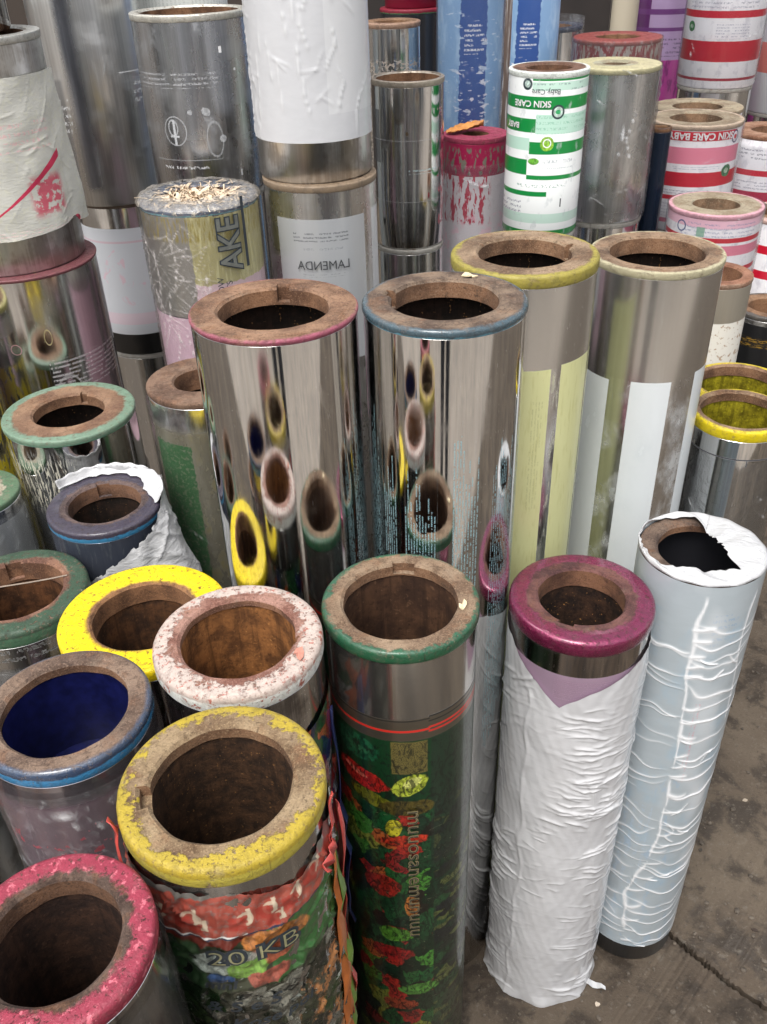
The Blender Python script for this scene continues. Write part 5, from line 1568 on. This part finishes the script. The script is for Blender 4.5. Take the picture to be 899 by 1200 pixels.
# a few flat scraps trodden into the concrete
for k, (px_, py_, sz) in enumerate(((842, 800, .008), (873, 938, .006), (800, 1040, .005), (884, 1090, .006), (700, 1178, .006), (828, 892, .005))):
    p = gpx(px_, py_)
    rd = random.Random(60 + k)
    bm = bmesh.new()
    vs = [bm.verts.new(p + Vector((math.cos(q) * sz * rd.uniform(.5, 1.2), math.sin(q) * sz * rd.uniform(.4, 1), .001 + rd.uniform(0, .002)))) for q in [6.283 * i / 7 for i in range(7)]]
    bm.faces.new(vs)
    bmesh.ops.triangulate(bm, faces=bm.faces[:])
    me = bpy.data.meshes.new('paper_scrap')
    bm.to_mesh(me)
    bm.free()
    o = link('paper_scrap', me, flat_mat('scrap_%d' % k, rd.choice((rgb(190, 176, 158), rgb(150, 138, 122), rgb(60, 48, 40))), .8))
    md = o.modifiers.new('thick', 'SOLIDIFY')
    md.thickness = .0012
    o['label'] = 'tiny trodden paper scrap on the bare concrete'
    o['category'] = 'scrap'
    o['group'] = 'scraps on the concrete'

# grit on the ground
bm = bmesh.new()
gr = random.Random(31)
for k in range(520):
    p = gpx(gr.uniform(560, 899), gr.uniform(780, 1200))
    if any((p.x - q['x']) ** 2 + (p.y - q['y']) ** 2 < (q['R'] + .006) ** 2 for q in REG.values()):
        continue
    r = gr.choice((.0009, .0009, .0013, .0013, .0016, .0016, .0022, .003, .0048)) * gr.uniform(.7, 1.3)
    m4 = Matrix.Translation(p + Vector((0, 0, r * .4))) @ Matrix.Rotation(gr.uniform(0, 6), 4, 'Z') @ Matrix.Diagonal((gr.uniform(.7, 1.6), 1, .6, 1))
    bmesh.ops.create_icosphere(bm, subdivisions=1, radius=r, matrix=m4)
for v in bm.verts:
    v.co += Vector((gr.uniform(-1, 1), gr.uniform(-1, 1), gr.uniform(-.5, 1))) * .0003
me = bpy.data.meshes.new('grit')
bm.to_mesh(me)
bm.free()
o = link('grit', me, flat_mat('grit', (.13, .105, .08, 1), .85, nscale=60, var=.75))
o['kind'] = 'stuff'
o['label'] = 'fine grit and small stones scattered on the concrete'
o['category'] = 'grit'

# ================================================================== what the mirrors see behind the viewer
# unseen pale slab and panel wall, added so the chrome has something to reflect
me = bpy.data.meshes.new('added_reflection_slab')
me.from_pydata([(-9, -9, .004), (9, -9, .004), (9, -.25, .004), (-9, -.25, .004)], [], [(0, 1, 2, 3)])
link('added_reflection_slab', me, ground_mat('concrete_pale', 1.5, 0.4), ground)


def panel_wall(name, y, x0, x1, h_, label, cols, seed, th=.06):
    t = thing(name, label, 'added wall', ((x0 + x1) / 2, y, 0))
    rd = random.Random(seed)
    x = x0
    k = 0
    mats = [flat_mat('%s_%d' % (name, i), c, .75, nscale=6, var=.35) for i, c in enumerate(cols)]
    while x < x1:
        w = rd.uniform(.5, 1.3)
        bm = bmesh.new()
        bmesh.ops.create_cube(bm, size=1, matrix=Matrix.Translation((x + w / 2 - (x0 + x1) / 2, rd.uniform(-.02, .02), h_ / 2)) @ Matrix.Diagonal((w - .012, th, h_, 1)))
        me = bpy.data.meshes.new('panel')
        bm.to_mesh(me)
        bm.free()
        link('panel', me, mats[k % len(mats)] if rd.random() < .7 else rd.choice(mats), t)
        x += w
        k += 1


panel_wall('added_reflection_wall', -3.6, -6, 6, 2.4, 'unseen panel wall of pale and dark sheets added for the chrome to reflect', [rgb(226, 224, 218), rgb(120, 124, 130), rgb(206, 202, 194), rgb(160, 158, 154), rgb(232, 232, 232), rgb(84, 84, 86)], 5)  # invented wall; its light and dark sheets make stripes in the chrome
panel_wall('shade_backdrop', 4.3, -4, 4, 3.2, 'dark brown backdrop added in place of the shade behind the stacked cylinders', [rgb(46, 36, 30), rgb(38, 30, 26), rgb(54, 44, 36)], 6)  # dark panels stand in for the deep shade between the back rows
# the person taking the picture
J_ = [((0, -.40, .92), .15), ((0, -.40, 1.15), .15), ((0, -.39, 1.36), .15), ((0, -.38, 1.48), .06), ((0, -.36, 1.60), .095), ((0, -.35, 1.70), .085),
      ((-.08, -.40, .86), .10), ((-.08, -.38, .48), .075), ((-.08, -.41, .09), .055), ((-.08, -.30, .04), .042),
      ((.08, -.40, .86), .10), ((.08, -.38, .48), .075), ((.08, -.41, .09), .055), ((.08, -.30, .04), .042),
      ((-.19, -.38, 1.38), .06), ((-.25, -.32, 1.14), .045), ((-.06, -.14, 1.44), .032), ((.19, -.38, 1.38), .06), ((.25, -.32, 1.14), .045), ((.06, -.14, 1.44), .032)]
E_ = [(0, 1), (1, 2), (2, 3), (3, 4), (4, 5), (0, 6), (6, 7), (7, 8), (8, 9), (0, 10), (10, 11), (11, 12), (12, 13), (2, 14), (14, 15), (15, 16), (2, 17), (17, 18), (18, 19)]
me = bpy.data.meshes.new('person')
me.from_pydata([j[0] for j in J_], E_, [])
b = NB('clothing')
z_ = b.xyz(b.obj())[2]
col = b.mix(b.gt(z_, .95, .01), (0.03, 0.032, 0.04, 1), (0.16, 0.17, 0.19, 1))
col = b.mix(b.gt(z_, 1.46, .01), col, (0.22, 0.13, 0.09, 1))
o = link('person', me, b.done(b.bsdf(col, 0, .8)))
md = o.modifiers.new('skin', 'SKIN')
for i, j in enumerate(J_):
    me.skin_vertices[0].data[i].radius = (j[1], j[1] * .8)
me.skin_vertices[0].data[0].use_root = True
sb = o.modifiers.new('sub', 'SUBSURF')
sb.levels = sb.render_levels = 2
o['label'] = 'person in dark trousers and grey shirt, reflected as a dark streak'
o['category'] = 'person'
